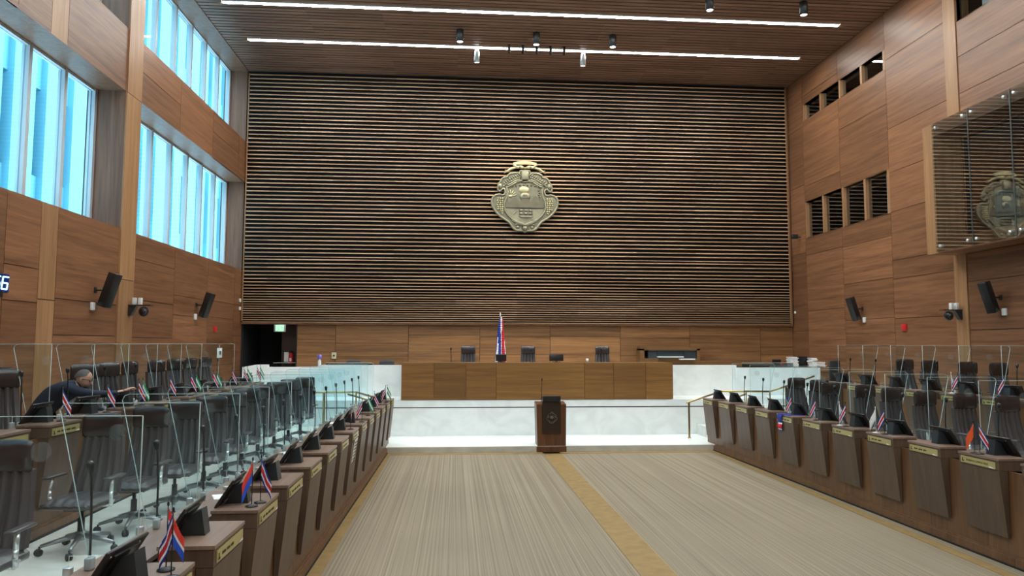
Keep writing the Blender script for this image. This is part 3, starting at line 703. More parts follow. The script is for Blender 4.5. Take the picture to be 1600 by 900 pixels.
# ------------------------------------------------------------------ benches, desk units
def bench(name, label, X, s, ya_, yb_, z0, zt, yshift=0):
    """s=+1: the hall centre lies toward +X; X = front plane of the base at zt"""
    t = thing(name, label, 'bench', (0, 0, z0))
    def xs2(y): return X(y)
    m = MB(); h = zt-z0; xa, xb = X(ya_), X(yb_)
    def slab(d0, d1, za, zb, mi=0, tone=.5, mm=m):
        mm.hexa([(xa-s*d0, ya_, za), (xa-s*d1, ya_, za), (xb-s*d1, yb_, za), (xb-s*d0, yb_, za), (xa-s*d0, ya_, zb), (xa-s*d1, ya_, zb), (xb-s*d1, yb_, zb), (xb-s*d0, yb_, zb)], mi, tone)
    n = round((yb_-ya_)/.915)
    for i in range(n):
        y0 = ya_+(yb_-ya_)*i/n+.003; y1 = ya_+(yb_-ya_)*(i+1)/n-.003; x0, x1 = X(y0), X(y1)
        m.hexa([(x0, y0, .12), (x0-s*.03, y0, .12), (x1-s*.03, y1, .12), (x1, y1, .12), (x0, y0, h), (x0-s*.03, y0, h), (x1-s*.03, y1, h), (x1, y1, h)], 0, rnd.random())
    slab(.03, .5, .0, h-.02, 1)
    m.build('front_boards', [M_base, M_dark], t)
    m = MB(); slab(-.04, -.02, .02, .10, 0, .6, m); slab(-.05, .03, 0, .02, 1, .5, m); slab(-.02, .03, .02, .12, 0, .6, m)
    m.build('plinth', [M_base, M_black], t)
    m = MB(); slab(.31, .625, h, h+.03, 0, .5, m); slab(.59, .61, .15, h, 0, .2, m); m.build('worktop', M_desktop, t)
    return t
XfL1 = lambda y: -1.415+.008*(y-4)-.11
XfR1 = lambda y: 5.70-.022*(y-7.2)+.11
XfL2 = lambda y: -4.0-.11
XfR2 = lambda y: 8.27-.03*(y-10.8)+.11
bench('bench_counter', 'continuous walnut bench counter of the left front row', XfL1, 1, -1.0, 16.05, 0, .97)
bench('bench_counter', 'continuous walnut bench counter of the right front row', XfR1, -1, 3.0, 15.85, 0, .97)
bench('bench_counter', 'continuous walnut bench counter of the left rear row', XfL2, 1, 2.0, 16.4, P1, 1.35)
bench('bench_counter', 'continuous walnut bench counter of the right rear row', XfR2, -1, 5.0, 16.2, P1, 1.35)

def text_on(parent, s, w, h, z, seed, legible=None):
    pass
CAPH = .128
def unit_parts(t, s, seed, zt, drop, white_corner=True, legible=None):
    """origin at the middle of the cap's front top edge; +x*s points away from the hall centre... s=+1 for left units"""
    L = .61; D = .335
    def X(v): return -s*v           # v grows away from the hall centre
    m = MB(); m.hexa([(X(0), -L/2, -.022), (X(D), -L/2, -.022), (X(D), L/2, -.022), (X(0), L/2, -.022), (X(0), -L/2, 0), (X(D), -L/2, 0), (X(D), L/2, 0), (X(0), L/2, 0)], 0, jit.random()); m.build('shelf_top', M_desktop, t)
    m = MB(); a, b = .008, D-.006
    m.hexa([(X(a), -L/2+.006, -CAPH), (X(b), -L/2+.006, -CAPH), (X(b), L/2-.006, -CAPH), (X(a), L/2-.006, -CAPH), (X(a), -L/2+.006, -.024), (X(b), -L/2+.006, -.024), (X(b), L/2-.006, -.024), (X(a), L/2-.006, -.024)], 0, jit.random()); m.build('shelf_box', M_desk, t)
    m = MB(); q = .107
    m.hexa([(X(q-.03), -L/2+.006, -drop), (X(q), -L/2+.006, -drop), (X(q), L/2-.006, -drop), (X(q-.03), L/2-.006, -drop), (X(.006), -L/2+.006, -CAPH-.003), (X(q), -L/2+.006, -CAPH-.003), (X(q), L/2-.006, -CAPH-.003), (X(.006), L/2-.006, -CAPH-.003)], 0, jit.random()); m.build('front_wedge', M_desk, t)
    # plate
    m = MB(); w2 = L/2-.045; m.box(min(X(.007), X(-.002)), max(X(.007), X(-.002)), -w2, w2, -.112, -.042); p = m.build('name_plate', M_plate, t); p['label'] = 'brass name plate'
    f = -s                                       # reading direction: left end of the plate as a viewer in the hall sees it
    e = MB(); x0, x1 = sorted((X(-.002), X(-.0035)))
    def yb(u): return (u-.5)*2*w2*(s)           # u from the viewer's left to right
    def bar(u0, u1, v0, v1): 
        a_, b2 = sorted((yb(u0), yb(u1))); e.box(x0, x1, a_, b2, -.112+.07*v0, -.112+.07*v1)
    bar(.045, .07, .2, .72); bar(.035, .10, .16, .34); bar(.04, .055, .5, .62)
    if legible is None:
        rr = random.Random(seed); u = .17
        for k in range(rr.choice((2, 3, 3, 4))):
            L_ = rr.uniform(.09, .17); n = int(L_/.018)
            for j in range(n): bar(u+j*.018, u+j*.018+.012, .36, .36+rr.choice((.22, .26, .26)))
            u += L_+.025
            if u > .72: break
        e.build('engraving', M_ink, p)
    else:
        e.build('engraving', M_ink, p)
        c_ = bpy.data.curves.new('lettering', 'FONT'); c_.body = legible; c_.size = .030; c_.extrude = .0006; c_.align_x = 'LEFT'; c_.align_y = 'CENTER'
        o_ = bpy.data.objects.new('tmp', c_); COL.objects.link(o_)
        bpy.context.view_layer.update(); me = bpy.data.meshes.new_from_object(o_.evaluated_get(bpy.context.evaluated_depsgraph_get()))
        bpy.data.objects.remove(o_); me.materials.clear(); me.materials.append(M_ink)
        o2 = bpy.data.objects.new('lettering', me); COL.objects.link(o2); o2.parent = p
        o2.location = (X(-.0032), yb(.17), -.078); o2.rotation_euler = (PI/2, 0, s*PI/2)
        o2.scale = (.95, 1, 1)
    if white_corner:
        e = MB(); a_, b2 = sorted((yb(.83), yb(.99))); x0, x1 = sorted((X(-.0024), X(-.0045))); e.add([(x1 if s > 0 else x0, a_, -.111), (x1 if s > 0 else x0, b2, -.111), (x1 if s > 0 else x0, b2, -.095), (x1 if s > 0 else x0, (a_+b2)/2, -.098)], [(0, 1, 2, 3)]); e.build('sticker', M_paper, p)
def units(side, Xf, ys, zt, drop, row, plate_names={}):
    out = []
    for i, y in enumerate(ys):
        t = thing('legislator_desk', 'desk unit with brass name plate in the %s row, %s from the camera' % (row, ORD[i]), 'desk', (Xf(y)+(.11 if side > 0 else -.11), y, zt), 0, 'desk units of the %s row' % row)
        unit_parts(t, side, (len(row)*131+i*37) % 997, zt, drop, legible=plate_names.get(i)); out.append(t)
    return out
Y_L1 = [3.88, 4.80] + [5.715+.912*k for k in range(12)]
Y_R1 = [6.67+.885*k for k in range(11)]
PY_L2 = [8.23+.933*k for k in range(-2, 9)]
PY_R2 = [9.9+.93*k for k in range(0, 7)]
Y_L2 = [p-.36 for p in PY_L2]; Y_R2 = [p-.28 for p in PY_R2]
uL1 = units(1, XfL1, Y_L1, 1.10, .83, 'left front')
uR1 = units(-1, XfR1, Y_R1, 1.10, .82, 'right front', {1: 'ROBERTO CAMPOS CRUZ'})
uL2 = units(1, XfL2, Y_L2, 1.48, .80, 'left rear')
uR2 = units(-1, XfR2, Y_R2, 1.48, .80, 'right rear')

# ------------------------------------------------------------------ tablets on stands
def make_tablet():
    t = bpy.data.objects.new('tablet_monitor', None); COL.objects.link(t)
    # screen faces -X and up; lower edge at x=-.14, upper edge at x=0
    R = Matrix.Translation((-.14, 0, .004)) @ Matrix.Rotation(math.radians(33), 4, 'Y')
    m = MB(); m.rbox(0, .016, -.20, .20, 0, .235, .006, 2, M=R); m.box(.012, .026, -.12, .12, .04, .20, M=R)
    for y in (-.15, .13): m.lathe([(0, .016), (.007, .016), (.007, .019), (0, .019)], 8, mi=1, M=R @ Matrix.Translation((0, y, .20)) @ Matrix.Rotation(PI/2, 4, 'Y'))
    m.build('screen', [M_blk, M_alu], t)
    m = MB(); m.box(-.002, 0, -.185, .185, .015, .22, M=R); m.build('display', M_screen, t)
    m = MB(); m.prism([(-.10, 0), (.07, 0), (.045, .16), (-.02, .13)], -.05, .06, 'y'); m.build('stand', plain('dark slate stand', (.02, .027, .032), .4), t)
    return t
TB0 = make_tablet(); tused = [False]
def tablet(x, y, z, s, label, group, dz=0):
    o = TB0 if not tused[0] else copy_tree(TB0); tused[0] = True
    o.location = (x, y, z); o.rotation_euler = (0, 0, (0 if s > 0 else PI)+dz); tag(o, label, 'monitor', group); return o
for i, y in enumerate(Y_L1):
    if i in (9,): continue
    tablet(XfL1(y)-.10, y-.02, 1.10, 1, 'black tablet monitor on the %s desk unit of the left front row' % ORD[i], 'tablet monitors on the left front row', jit.uniform(-.12, .08))
for i, y in enumerate(Y_R1):
    tablet(XfR1(y)+.10, y-.0, 1.10, -1, 'black tablet monitor on the %s desk unit of the right front row' % ORD[i], 'tablet monitors on the right front row', jit.uniform(-.1, .14))
for i, y in enumerate(Y_L2):
    tablet(XfL2(y)-.12, y, 1.48, 1, 'black tablet monitor on the %s desk unit of the left rear row' % ORD[i], 'tablet monitors on the left rear row', jit.uniform(-.3, .1))
for i, y in enumerate(Y_R2):
    tablet(XfR2(y)+.12, y, 1.48, -1, 'black tablet monitor on the %s desk unit of the right rear row' % ORD[i], 'tablet monitors on the right rear row', jit.uniform(-.1, .3))

# ------------------------------------------------------------------ gooseneck microphones
def make_mic():
    t = bpy.data.objects.new('gooseneck_microphone', None); COL.objects.link(t)
    m = MB(); m.rbox(-.02, .02, -.03, .03, 0, .07, .008, 2); m.build('base', plain('grey acrylic foot', (.32, .37, .38), .15), t)
    m = MB(); m.tube([(0, 0, .08), (.0, .005, .3), (.012, .0, .52), (.02, 0, .56)], .0075, 6); m.build('stem', M_blk, t)
    m = MB(); m.tube([(.018, 0, .55), (.022, 0, .60), (.026, 0, .615)], [.017, .024, .011], 10); m.build('capsule', M_blk, t)
    return t
MC0 = make_mic(); mused = [False]
def mic(x, y, z, rz, label, group):
    o = MC0 if not mused[0] else copy_tree(MC0); mused[0] = True
    o.location = (x, y, z); o.rotation_euler = (0, 0, rz); tag(o, label, 'microphone', group)
PY_L1 = [4.34+.915*k for k in range(13)]; PY_R1 = [7.08+.885*k for k in range(10)]
for i, y in enumerate(PY_L1): mic(XfL1(y)-.56, y+.08, 1.0, PI+jit.uniform(-.5, .5), 'gooseneck microphone on the left front counter, %s from the camera' % ORD[i], 'microphones of the left front row')
for i, y in enumerate(PY_R1): mic(XfR1(y)+.56, y+.10, 1.0, jit.uniform(-.5, .5), 'gooseneck microphone on the right front counter, %s from the camera' % ORD[i], 'microphones of the right front row')
for i, y in enumerate(PY_L2[:10]): mic(XfL2(y)-.55, y, 1.38, PI+jit.uniform(-.5, .5), 'gooseneck microphone on the left rear counter, %s from the camera' % ORD[i], 'microphones of the left rear row')
for i, y in enumerate(PY_R2): mic(XfR2(y)+.55, y+.05, 1.38, jit.uniform(-.5, .5), 'gooseneck microphone on the right rear counter, %s from the camera' % ORD[i], 'microphones of the right rear row')

# ------------------------------------------------------------------ glass partitions between seats
def make_screen():
    t = bpy.data.objects.new('glass_partition', None); COL.objects.link(t)
    # s=+1: tall edge toward +X (hall), slanted edge toward -X.  origin at counter's inner top edge
    poly = [(.22, .0), (.22, .78), (-.66, .78), (-.70, .765), (-.715, .73), (-.44, -.46), (-.15, -.46), (-.15, .0)]
    m = MB(); m.prism(poly, -.004, .004, 'y', 0, rim=1)
    for (a, b), (c_, d_) in zip(poly[:6], poly[1:6]): m.tube([(a, 0, b), (c_, 0, d_)], .0034, 4, mi=2)  # added rods draw the bright edge line as colour
    m.build('pane', [M_glass, M_edge, M_edge_glint], t)
    m = MB(); n = 24
    m.lathe([(0, -.0065), (.055, -.0065), (.055, .0065), (0, .0065)], 24, M=Matrix.Translation((-.33, 0, .58)) @ Matrix.Rotation(PI/2, 4, 'X')); m.build('frosted_disc', M_sticker, t)
    m = MB(); m.rbox(-.175, -.13, -.02, .02, -.16, -.06, .006, 2); m.rbox(.11, .15, -.018, .018, -.0, .03, .006, 2); m.build('clamp', M_alu, t)
    return t
SC0 = make_screen(); sused = [False]
def screen(x, y, z, s, label, group):
    o = SC0 if not sused[0] else copy_tree(SC0); sused[0] = True
    o.location = (x, y, z); o.rotation_euler = (0, 0, 0 if s > 0 else PI); tag(o, label, 'glass screen', group)
for i, y in enumerate(PY_L1): screen(XfL1(y)-.485, y, 1.10, 1, 'glass partition between left front row seats, %s from the camera' % ORD[i], 'glass partitions of the left front row')
for i, y in enumerate(PY_R1): screen(XfR1(y)+.485, y, 1.10, -1, 'glass partition between right front row seats, %s from the camera' % ORD[i], 'glass partitions of the right front row')
for i, y in enumerate(PY_L2[:10]): screen(XfL2(y)-.485, y, 1.50, 1, 'glass partition between left rear row seats, %s from the camera' % ORD[i], 'glass partitions of the left rear row')
for i, y in enumerate(PY_R2): screen(XfR2(y)+.485, y, 1.50, -1, 'glass partition between right rear row seats, %s from the camera' % ORD[i], 'glass partitions of the right rear row')

# ------------------------------------------------------------------ small desk flags
CR = [M_fblue, M_fwhite, M_fred, M_fwhite, M_fblue]
def bands(v, edges):
    for i, e_ in enumerate(edges):
        if v < e_: return i
    return len(edges)
def flag(x, y, z, design, lean, label, group='small desk flags', h=.335, s=1.2):
    """upright staff with a cloth hanging from it; lean = direction (radians) the cloth falls to"""
    t = thing('desk_flag', label, 'flag', (x, y, z), 0, group)
    staff = M_white if design in ('white', 'plain') else M_blk
    m = MB(); m.lathe([(0, 0), (.038*s, 0), (.038*s, .006), (.012*s, .016), (0, .018)], 14); m.build('foot', M_white if design == 'white' else M_blk2, t)
    m = MB(); m.tube([(0, 0, .012), (0, 0, h)], .0035, 6); m.ell((0, 0, h+.008), (.007, .007, .014), 8, 6); m.build('staff', staff, t)
    mats = {'cr': CR, 'green': [M_fgreen, M_fwhite, M_fgreen], 'diag': [M_fscarlet, M_fbright], 'white': [M_fwhite, M_fpale], 'redwhite': [M_fscarlet, M_fwhite, M_fbright], 'orange': [M_forange], 'bwg': [M_fbright, M_fwhite, M_fyellow]}[design]
    ed = {'cr': [.17, .33, .67, .83], 'green': [.33, .66], 'diag': [.5], 'white': [.8], 'redwhite': [.45, .55], 'orange': [], 'bwg': [.45, .6]}[design]
    m = MB(); nu, nv = 10, 12; W, H = .165*s, .115*s*1.05; ca, sa = math.cos(lean), math.sin(lean)
    def P(u, v):                 # u out along the fly, v down the hoist; the fly sags under its own weight
        r = W*u*(.42); drop_ = W*u*.88 + H*v*(1-.12*u); fold = .012*math.sin(u*7+v*2)*u
        return (ca*r - sa*fold, sa*r + ca*fold, h-.008-drop_)
    for j in range(nv):
        for i in range(nu):
            vs_ = [P(i/nu, j/nv), P((i+1)/nu, j/nv), P((i+1)/nu, (j+1)/nv), P(i/nu, (j+1)/nv)]
            m.add(vs_, [(0, 1, 2, 3)], bands((j+.5)/nv, ed), .5, True)
    o = m.build('cloth', mats, t)
    sol = o.modifiers.new('thickness', 'SOLIDIFY'); sol.thickness = .0015
    return t
zc = 1.102
FL = [ # left front row
 (0, .06, .02, 'cr', 2.6, 'red white and blue national desk flag nearest the camera, bottom left'), (0, -.02, .16, 'redwhite', .2, 'red and blue party desk flag beside the nearest national flag'),
 (2, -.0, -.18, 'diag', -2.4, 'scarlet and blue party desk flag on the left front row'), (2, .03, -.06, 'cr', -.3, 'national desk flag behind the scarlet and blue one'),
 (7, .0, .02, 'cr', 1.6, 'national desk flag on the eighth left front desk unit'), (8, .03, .05, 'cr', 3.0, 'national desk flag beside the green party flag, ninth left front desk'),
 (9, .0, .1, 'green', -.2, 'green and white party desk flag on the left front row'), (10, .0, .02, 'cr', .3, 'national desk flag on the eleventh left front desk unit'),
 (12, .02, -.1, 'cr', -2.6, 'national desk flag on the thirteenth left front desk unit'), (12, .03, .12, 'green', .2, 'green and white party desk flag near the podium end of left front row')]
for i, dx, dy, ds, ln, lab in FL:
    y = Y_L1[i]+dy; flag(XfL1(y)+dx+.03, y, zc, ds, ln, lab)
FR = [(1, .05, .10, 'orange', 2.8, 'orange party desk flag on the right front row'), (1, .055, .03, 'cr', -.6, 'national desk flag beside the orange party flag'),
 (3, .07, -.02, 'cr', 2.8, 'national desk flag on the fourth right front desk unit'), (3, .05, .14, 'white', 2.9, 'white party desk flag on the fourth right front desk unit'),
 (4, .06, .0, 'cr', 2.8, 'national desk flag on the fifth right front desk unit'), (4, .05, .15, 'white', .4, 'white party desk flag on the fifth right front desk unit'),
 (5, .06, -.04, 'cr', 2.8, 'national desk flag on the sixth right front desk unit'), (6, .08, -.10, 'cr', 2.8, 'national desk flag on desk draped with the blue cloth'), (6, .10, .12, 'bwg', .4, 'blue white and green party desk flag behind the draped flag')]
for i, dx, dy, ds, ln, lab in FR:
    y = Y_R1[i]+dy; flag(XfR1(y)-.11+dx, y, zc, ds, ln, lab)
def fl_row2(side, lst, Ys, Xf):
    for i, dy, ds, ln, lab in lst:
        y = Ys[i]+dy; flag(Xf(y)+(.03 if side > 0 else -.03), y, 1.482, ds, ln, lab)
fl_row2(1, [(2, .05, 'cr', .4, 'national desk flag left of the reaching man, left rear row'), (3, .1, 'cr', .3, 'national desk flag in front of the reaching man\'s sleeve'), (4, .0, 'cr', .3, 'national desk flag under the reaching man\'s hand'), (4, .12, 'green', .2, 'green and white party flag beside the reaching man\'s hand'),
  (5, .1, 'cr', .3, 'national desk flag on the sixth left rear desk unit'), (6, .0, 'cr', .3, 'national desk flag on the seventh left rear desk unit'), (6, .2, 'green', .2, 'green and white party flag on the seventh left rear desk unit'), (7, .1, 'cr', .3, 'national desk flag on the eighth left rear desk unit'), (7, .28, 'green', .1, 'green and white party flag on the eighth left rear desk unit'),
  (8, .2, 'cr', .2, 'national desk flag on the ninth left rear desk unit'), (9, .0, 'cr', .2, 'national desk flag on the tenth left rear desk unit'), (9, .25, 'green', .2, 'green and white party flag on the tenth left rear desk unit'), (10, .0, 'cr', .2, 'national desk flag on the last left rear desk unit'), (10, .24, 'green', .1, 'green and white party flag on the last left rear desk unit')], Y_L2, XfL2)
fl_row2(-1, [(1, -.1, 'cr', 2.6, 'national desk flag at the right picture edge, right rear row'), (2, -.05, 'cr', 2.6, 'national desk flag on the third right rear desk unit'), (2, .1, 'white', .5, 'white party flag on the third right rear desk unit')], Y_R2, XfR2)

# blue flag cloth draped over a desk front
yd = Y_R1[6]+.12
m = MB()
xf = XfR1(yd)-.11
m.box(xf-.005, xf+.28, yd-.30, yd+.10, 1.101, 1.106, 0)
nv = 12
for j in range(nv):
    z0 = 1.105-.30*j/nv; z1 = 1.105-.30*(j+1)/nv; w = .09-.035*j/nv; w1 = .09-.035*(j+1)/nv
    f = j/nv; mi = 0 if f < .42 else 1 if f < .58 else 2 if f < .8 else 1 if f < .9 else 0
    m.hexa([(xf-.012-.012*math.sin(j), yd+.03-w1, z1), (xf-.004, yd+.03-w1, z1), (xf-.004, yd+.03+w1, z1), (xf-.012-.012*math.sin(j), yd+.03+w1, z1), (xf-.012-.012*math.sin(j-1), yd+.03-w, z0), (xf-.004, yd+.03-w, z0), (xf-.004, yd+.03+w, z0), (xf-.012-.012*math.sin(j-1), yd+.03+w, z0)], mi)
tag(m.build('draped_flag', [M_fblue, M_fwhite, M_fred]), 'blue flag cloth draped over a right front desk unit', 'flag')
# printed sheet hanging on a left desk front
y = Y_L1[7]; xf = XfL1(y)+.11
t = thing('printed_notice', 'white printed notice hanging on a left front desk unit', 'notice', (xf, y, 0))
m = MB(); m.hexa([(-.072, -.13, .50), (-.062, -.13, .50), (-.062, .12, .53), (-.072, .12, .53), (.003, -.13, .975), (.012, -.13, .975), (.012, .12, .975), (.003, .12, .975)]); m.build('sheet', M_paper, t)
m = MB(); rr = random.Random(2)
for j in range(9):
    z = .93-.045*j; x = .0125-.074*(.975-z)/.46
    for k in range(4):
        y0 = -.10+.055*k; m.box(x, x+.003, y0, y0+rr.uniform(.02, .045), z-.008, z+.008)
m.build('print', M_ink, t)

# papers, cards and phones lying on desks
def paper(x, y, z, rz, w, l, label, mat=M_paper, h=.004):
    m = MB(); m.box(-w/2, w/2, -l/2, l/2, 0, h); m.box(-w/2+.006, w/2-.006, -l/2+.006, l/2-.006, h, h+.002); o = m.build('paper_sheets', mat); o.location = (x, y, z); o.rotation_euler = (0, 0, rz); tag(o, label, 'papers')
paper(-1.62, Y_L1[8]+.0, 1.101, .3, .12, .16, 'white paper on the ninth left front desk unit')
paper(-1.95, Y_L1[3]-.25, 1.001, .4, .15, .2, 'white paper beside the fourth left front tablet')
paper(-1.97, Y_L1[5]+.35, 1.001, .2, .15, .2, 'white papers beside the sixth left front tablet')
paper(-1.93, Y_L1[9]-.05, 1.001, .2, .2, .25, 'white papers behind the green flag on the left front counter')
# green bottle cap-like waste bag on the floor seen through the glass
m = MB(); m.lathe([(0, 0), (.07, 0), (.09, .05), (.085, .16), (.05, .22), (.0, .23)], 14); o = m.build('green_bag', plain('green plastic', (.12, .45, .15), .4)); o.location = (-2.55, 10.15, P1); tag(o, 'small green bag on the floor behind the left front counter', 'bag')

# ------------------------------------------------------------------ brass handrails
def rail(name, label, pts, posts, lower):
    t = thing(name, label, 'handrail', (pts[0][0], pts[0][1], 0)); o_ = Vector((pts[0][0], pts[0][1], 0))
    m = MB()
    for p, q in zip(pts, pts[1:]): m.tube([Vector(p)-o_, Vector(q)-o_], .022, 8)
    for p in pts: m.ell(tuple(Vector(p)-o_), (.022, .022, .022), 8, 6)
    m.build('top_rail', M_brass, t)
    for (x, y, z0, z1, r) in posts:
        m = MB(); m.box(x-o_.x-r, x-o_.x+r, y-o_.y-.012, y-o_.y+.012, z0, z1); m.box(x-o_.x-r-.02, x-o_.x+r+.02, y-o_.y-.03, y-o_.y+.03, z0, z0+.012); m.build('post', M_brass, t)
    if lower:
        m = MB(); m.tube([Vector(lower[0])-o_, Vector(lower[1])-o_], .02, 8); m.build('lower_rail', M_brass, t)
rail('brass_handrail', 'brass handrail of the steps left of the presidium', [(-3.96, 17.0, 1.165), (-2.27, 17.0, 1.17), (-1.52, 16.25, 1.03)], [(-3.0, 17.0, P1, 1.16, .03), (-2.27, 17.0, P1, 1.16, .015), (-1.55, 16.3, .13, 1.04, .02)], [(-2.40, 16.6, 1.15), (-1.72, 16.1, 1.01)])
rail('brass_handrail', 'brass handrail of the steps right of the presidium', [(5.38, 16.5, .935), (6.39, 17.0, 1.165), (7.59, 17.0, 1.155), (8.03, 17.0, 1.29), (8.71, 17.0, 1.52)], [(5.42, 16.5, .13, .94, .02), (6.39, 17.0, P1, 1.16, .015), (7.0, 17.0, P1, 1.16, .012), (7.59, 17.0, P1, 1.15, .012), (8.0, 17.0, P1, 1.27, .025)], [(6.5, 16.6, 1.02), (6.85, 16.6, 1.13)])
# white moulded chair on the right steps
t = thing('white_moulded_chair', 'white moulded chair seen behind the right front tablets', 'chair', (7.25, 16.6, P1))
m = MB()
m.grid(lambda u, v: (-.16+.32*u, .02+.10*v+.03*math.sin(PI*u), .42+.30*v-.05*abs(2*u-1)**4*v), 10, 8); o = m.build('backrest', M_white, t); o.modifiers.new('th', 'SOLIDIFY').thickness = .015
m = MB(); m.rbox(-.19, .19, -.36, .04, .40, .43, .012, 2); m.build('seat', M_white, t)
for sx in (-1, 1):
    for yy_ in (-.32, .0):
        m = MB(); m.tube([(sx*.17, yy_, .40), (sx*.19, yy_, 0)], .012, 6); m.build('leg', M_alu, t)

# ------------------------------------------------------------------ podium items
t = thing('national_flag', 'tall furled national flag standing behind the presidium desk', 'flag', (1.24, 19.9, P3))
m = MB(); m.tube([(0, 0, 0), (0, 0, 2.05)], .014, 8); m.lathe([(0, 0), (.16, 0), (.16, .03), (.03, .06), (0, .06)], 16); m.build('pole', M_brass, t)
m = MB(); m.lathe([(0, 2.05), (.02, 2.06), (.012, 2.08), (.022, 2.11), (0, 2.17)], 10); m.build('finial', M_white, t)
m = MB(); nU, nV = 30, 24
def bigf(u, v):
    a = -PI*.95+u*PI*1.9; w = .03+.125*v**.8; w *= 1+.22*math.sin(u*21); return (w*math.cos(a)+.02, .6*w*math.sin(a), 2.03-1.35*v)
for j in range(nV):
    for i in range(nU):
        q = (i+.5)/nU*1.0 + .22*(j/nV)*math.sin(i*.9) ; mi = [0, 1, 2, 2, 1, 0][int((q*6) % 6)]
        m.add([bigf(i/nU, j/nV), bigf((i+1)/nU, j/nV), bigf((i+1)/nU, (j+1)/nV), bigf(i/nU, (j+1)/nV)], [(0, 1, 2, 3)], mi, .5, True)
o = m.build('cloth', [M_fblue, M_fwhite, M_fred], t); o.modifiers.new('th', 'SOLIDIFY').thickness = .004
def monitor(x, y, z, w, h, rz, label, tilt=.1):
    t = thing('desktop_monitor', label, 'monitor', (x, y, z), rz)
    R = Matrix.Translation((0, 0, .03)) @ Matrix.Rotation(tilt, 4, 'X')
    m = MB(); m.rbox(-w/2, w/2, -.012, .012, .0, h, .006, 2, M=R); m.build('screen', M_blk, t)
    m = MB(); m.box(-.03, .03, 0, .03, 0, h*.5); m.box(-.09, .09, -.06, .08, 0, .012); m.build('stand', M_blk2, t)
zd = 1.836
monitor(1.13, 17.8, zd, .26, .17, 0, 'small dark monitor between the flag and the middle presidium chair'); monitor(2.52, 17.9, zd, .36, .17, .12, 'dark monitor right of the middle presidium chair', -.1)
for x, l in ((-.1, 'gooseneck microphone on the presidium desk, left end'), (3.62, 'gooseneck microphone on the presidium desk, right side')):
    mic(x, 17.75, zd-.25, -PI/2, l, 'microphones of the presidium desk')
m = MB(); m.lathe([(0, 0), (.03, 0), (.034, .09), (0, .095)], 12); o = m.build('white_cup', M_white); o.location = (3.28, 17.8, zd); tag(o, 'small white cup on the presidium desk', 'cup')
# water bottle on parapet left
t = thing('hand_gel_bottle', 'pump bottle with purple cap on the left parapet', 'bottle', (-3.40, 18.53, 1.70))
m = MB(); m.lathe([(0, 0), (.04, 0), (.042, .02), (.04, .15), (.015, .19), (.015, .2), (0, .2)], 14); m.build('body', M_white, t)
m = MB(); m.lathe([(0, .2), (.05, .205), (.058, .25), (.05, .3), (0, .31)], 14); m.build('cap', plain('purple plastic', (.16, .12, .5), .4), t)
# low black mesh chairs behind the left parapet
for i, (x, l) in enumerate(((-2.75, 'low dark chair back above the left parapet, left one'), (-1.86, 'low dark chair back above the left parapet, right one'))):
    t = thing('task_chair', l, 'chair', (x, 20.0, P3), 0, 'low task chairs behind the left parapet')
    m = MB(); m.grid(lambda u, v: (-.2+.4*u, -.03*math.cos(PI*(u-.5)), .50+.34*v-.04*abs(2*u-1)**5*v), 12, 8); o = m.build('backrest', plain('dark mesh', (.05, .05, .055), .7), t); o.modifiers.new('th', 'SOLIDIFY').thickness = .03
    m = MB(); m.rbox(-.23, .23, -.2, .25, .42, .49, .02, 2); m.build('seat', M_blk2, t)
    m = MB(); m.tube([(0, 0, .08), (0, 0, .42)], .025, 8)
    for k in range(5): m.tube([(0, 0, .1), (.3*math.cos(k*1.257), .3*math.sin(k*1.257), .03)], [.02, .012], 6)
    m.build('base', M_blk2, t)
# glass rail on top of the parapets
for x0, x1, l in ((-4.55, -4.0, 'short dark glass rail at the door end of the left parapet'), (-3.25, -2.1, 'long low glass rail on the left parapet'), (7.55, 8.95, 'low glass rail on the right parapet')):
    m = MB(); m.box(x0, x1, 18.56, 18.57, 1.70, 1.80, 0); m.box(x0, x1, 18.555, 18.575, 1.80, 1.806, 1); tag(m.build('parapet_glass', [glass('dark rail glass', (.5, .55, .57), .8), M_edge]), l, 'glass rail')
# wall niche with appliance behind desk right
t = thing('wall_console', 'low wooden console with grey display recess at the end wall', 'console', (6.6, 21.6, P3))
m = MB(); m.box(-1.0, .88, .0, .37, 0, .86, 0); m.box(-1.0, -.86, 0, .37, .86, 1.15, 0); m.box(.78, .88, 0, .37, .86, 1.15, 0); m.box(-1.0, .88, 0, .37, 1.10, 1.22, 0); m.box(.88, 1.5, .05, .37, 0, .78, 0); m.build('cabinet', M_pres2, t)
m = MB(); m.box(-.72, .78, .1, .36, .86, 1.10, 0); m.box(-.45, -.43, .09, .1, .86, 1.1, 1); m.box(.38, .40, .09, .1, .86, 1.1, 1); m.build('display', [plain('grey glass', (.06, .08, .10), .2), M_blk], t)
m = MB(); m.box(-.38, .40, -.1, .09, .87, .90); m.box(.3, .75, -.1, .09, .80, .83); o = m.build('paper_stack', M_paper); o.location = (6.5, 21.5, P3+.02); tag(o, 'white papers on the console right of the presidium desk', 'papers')
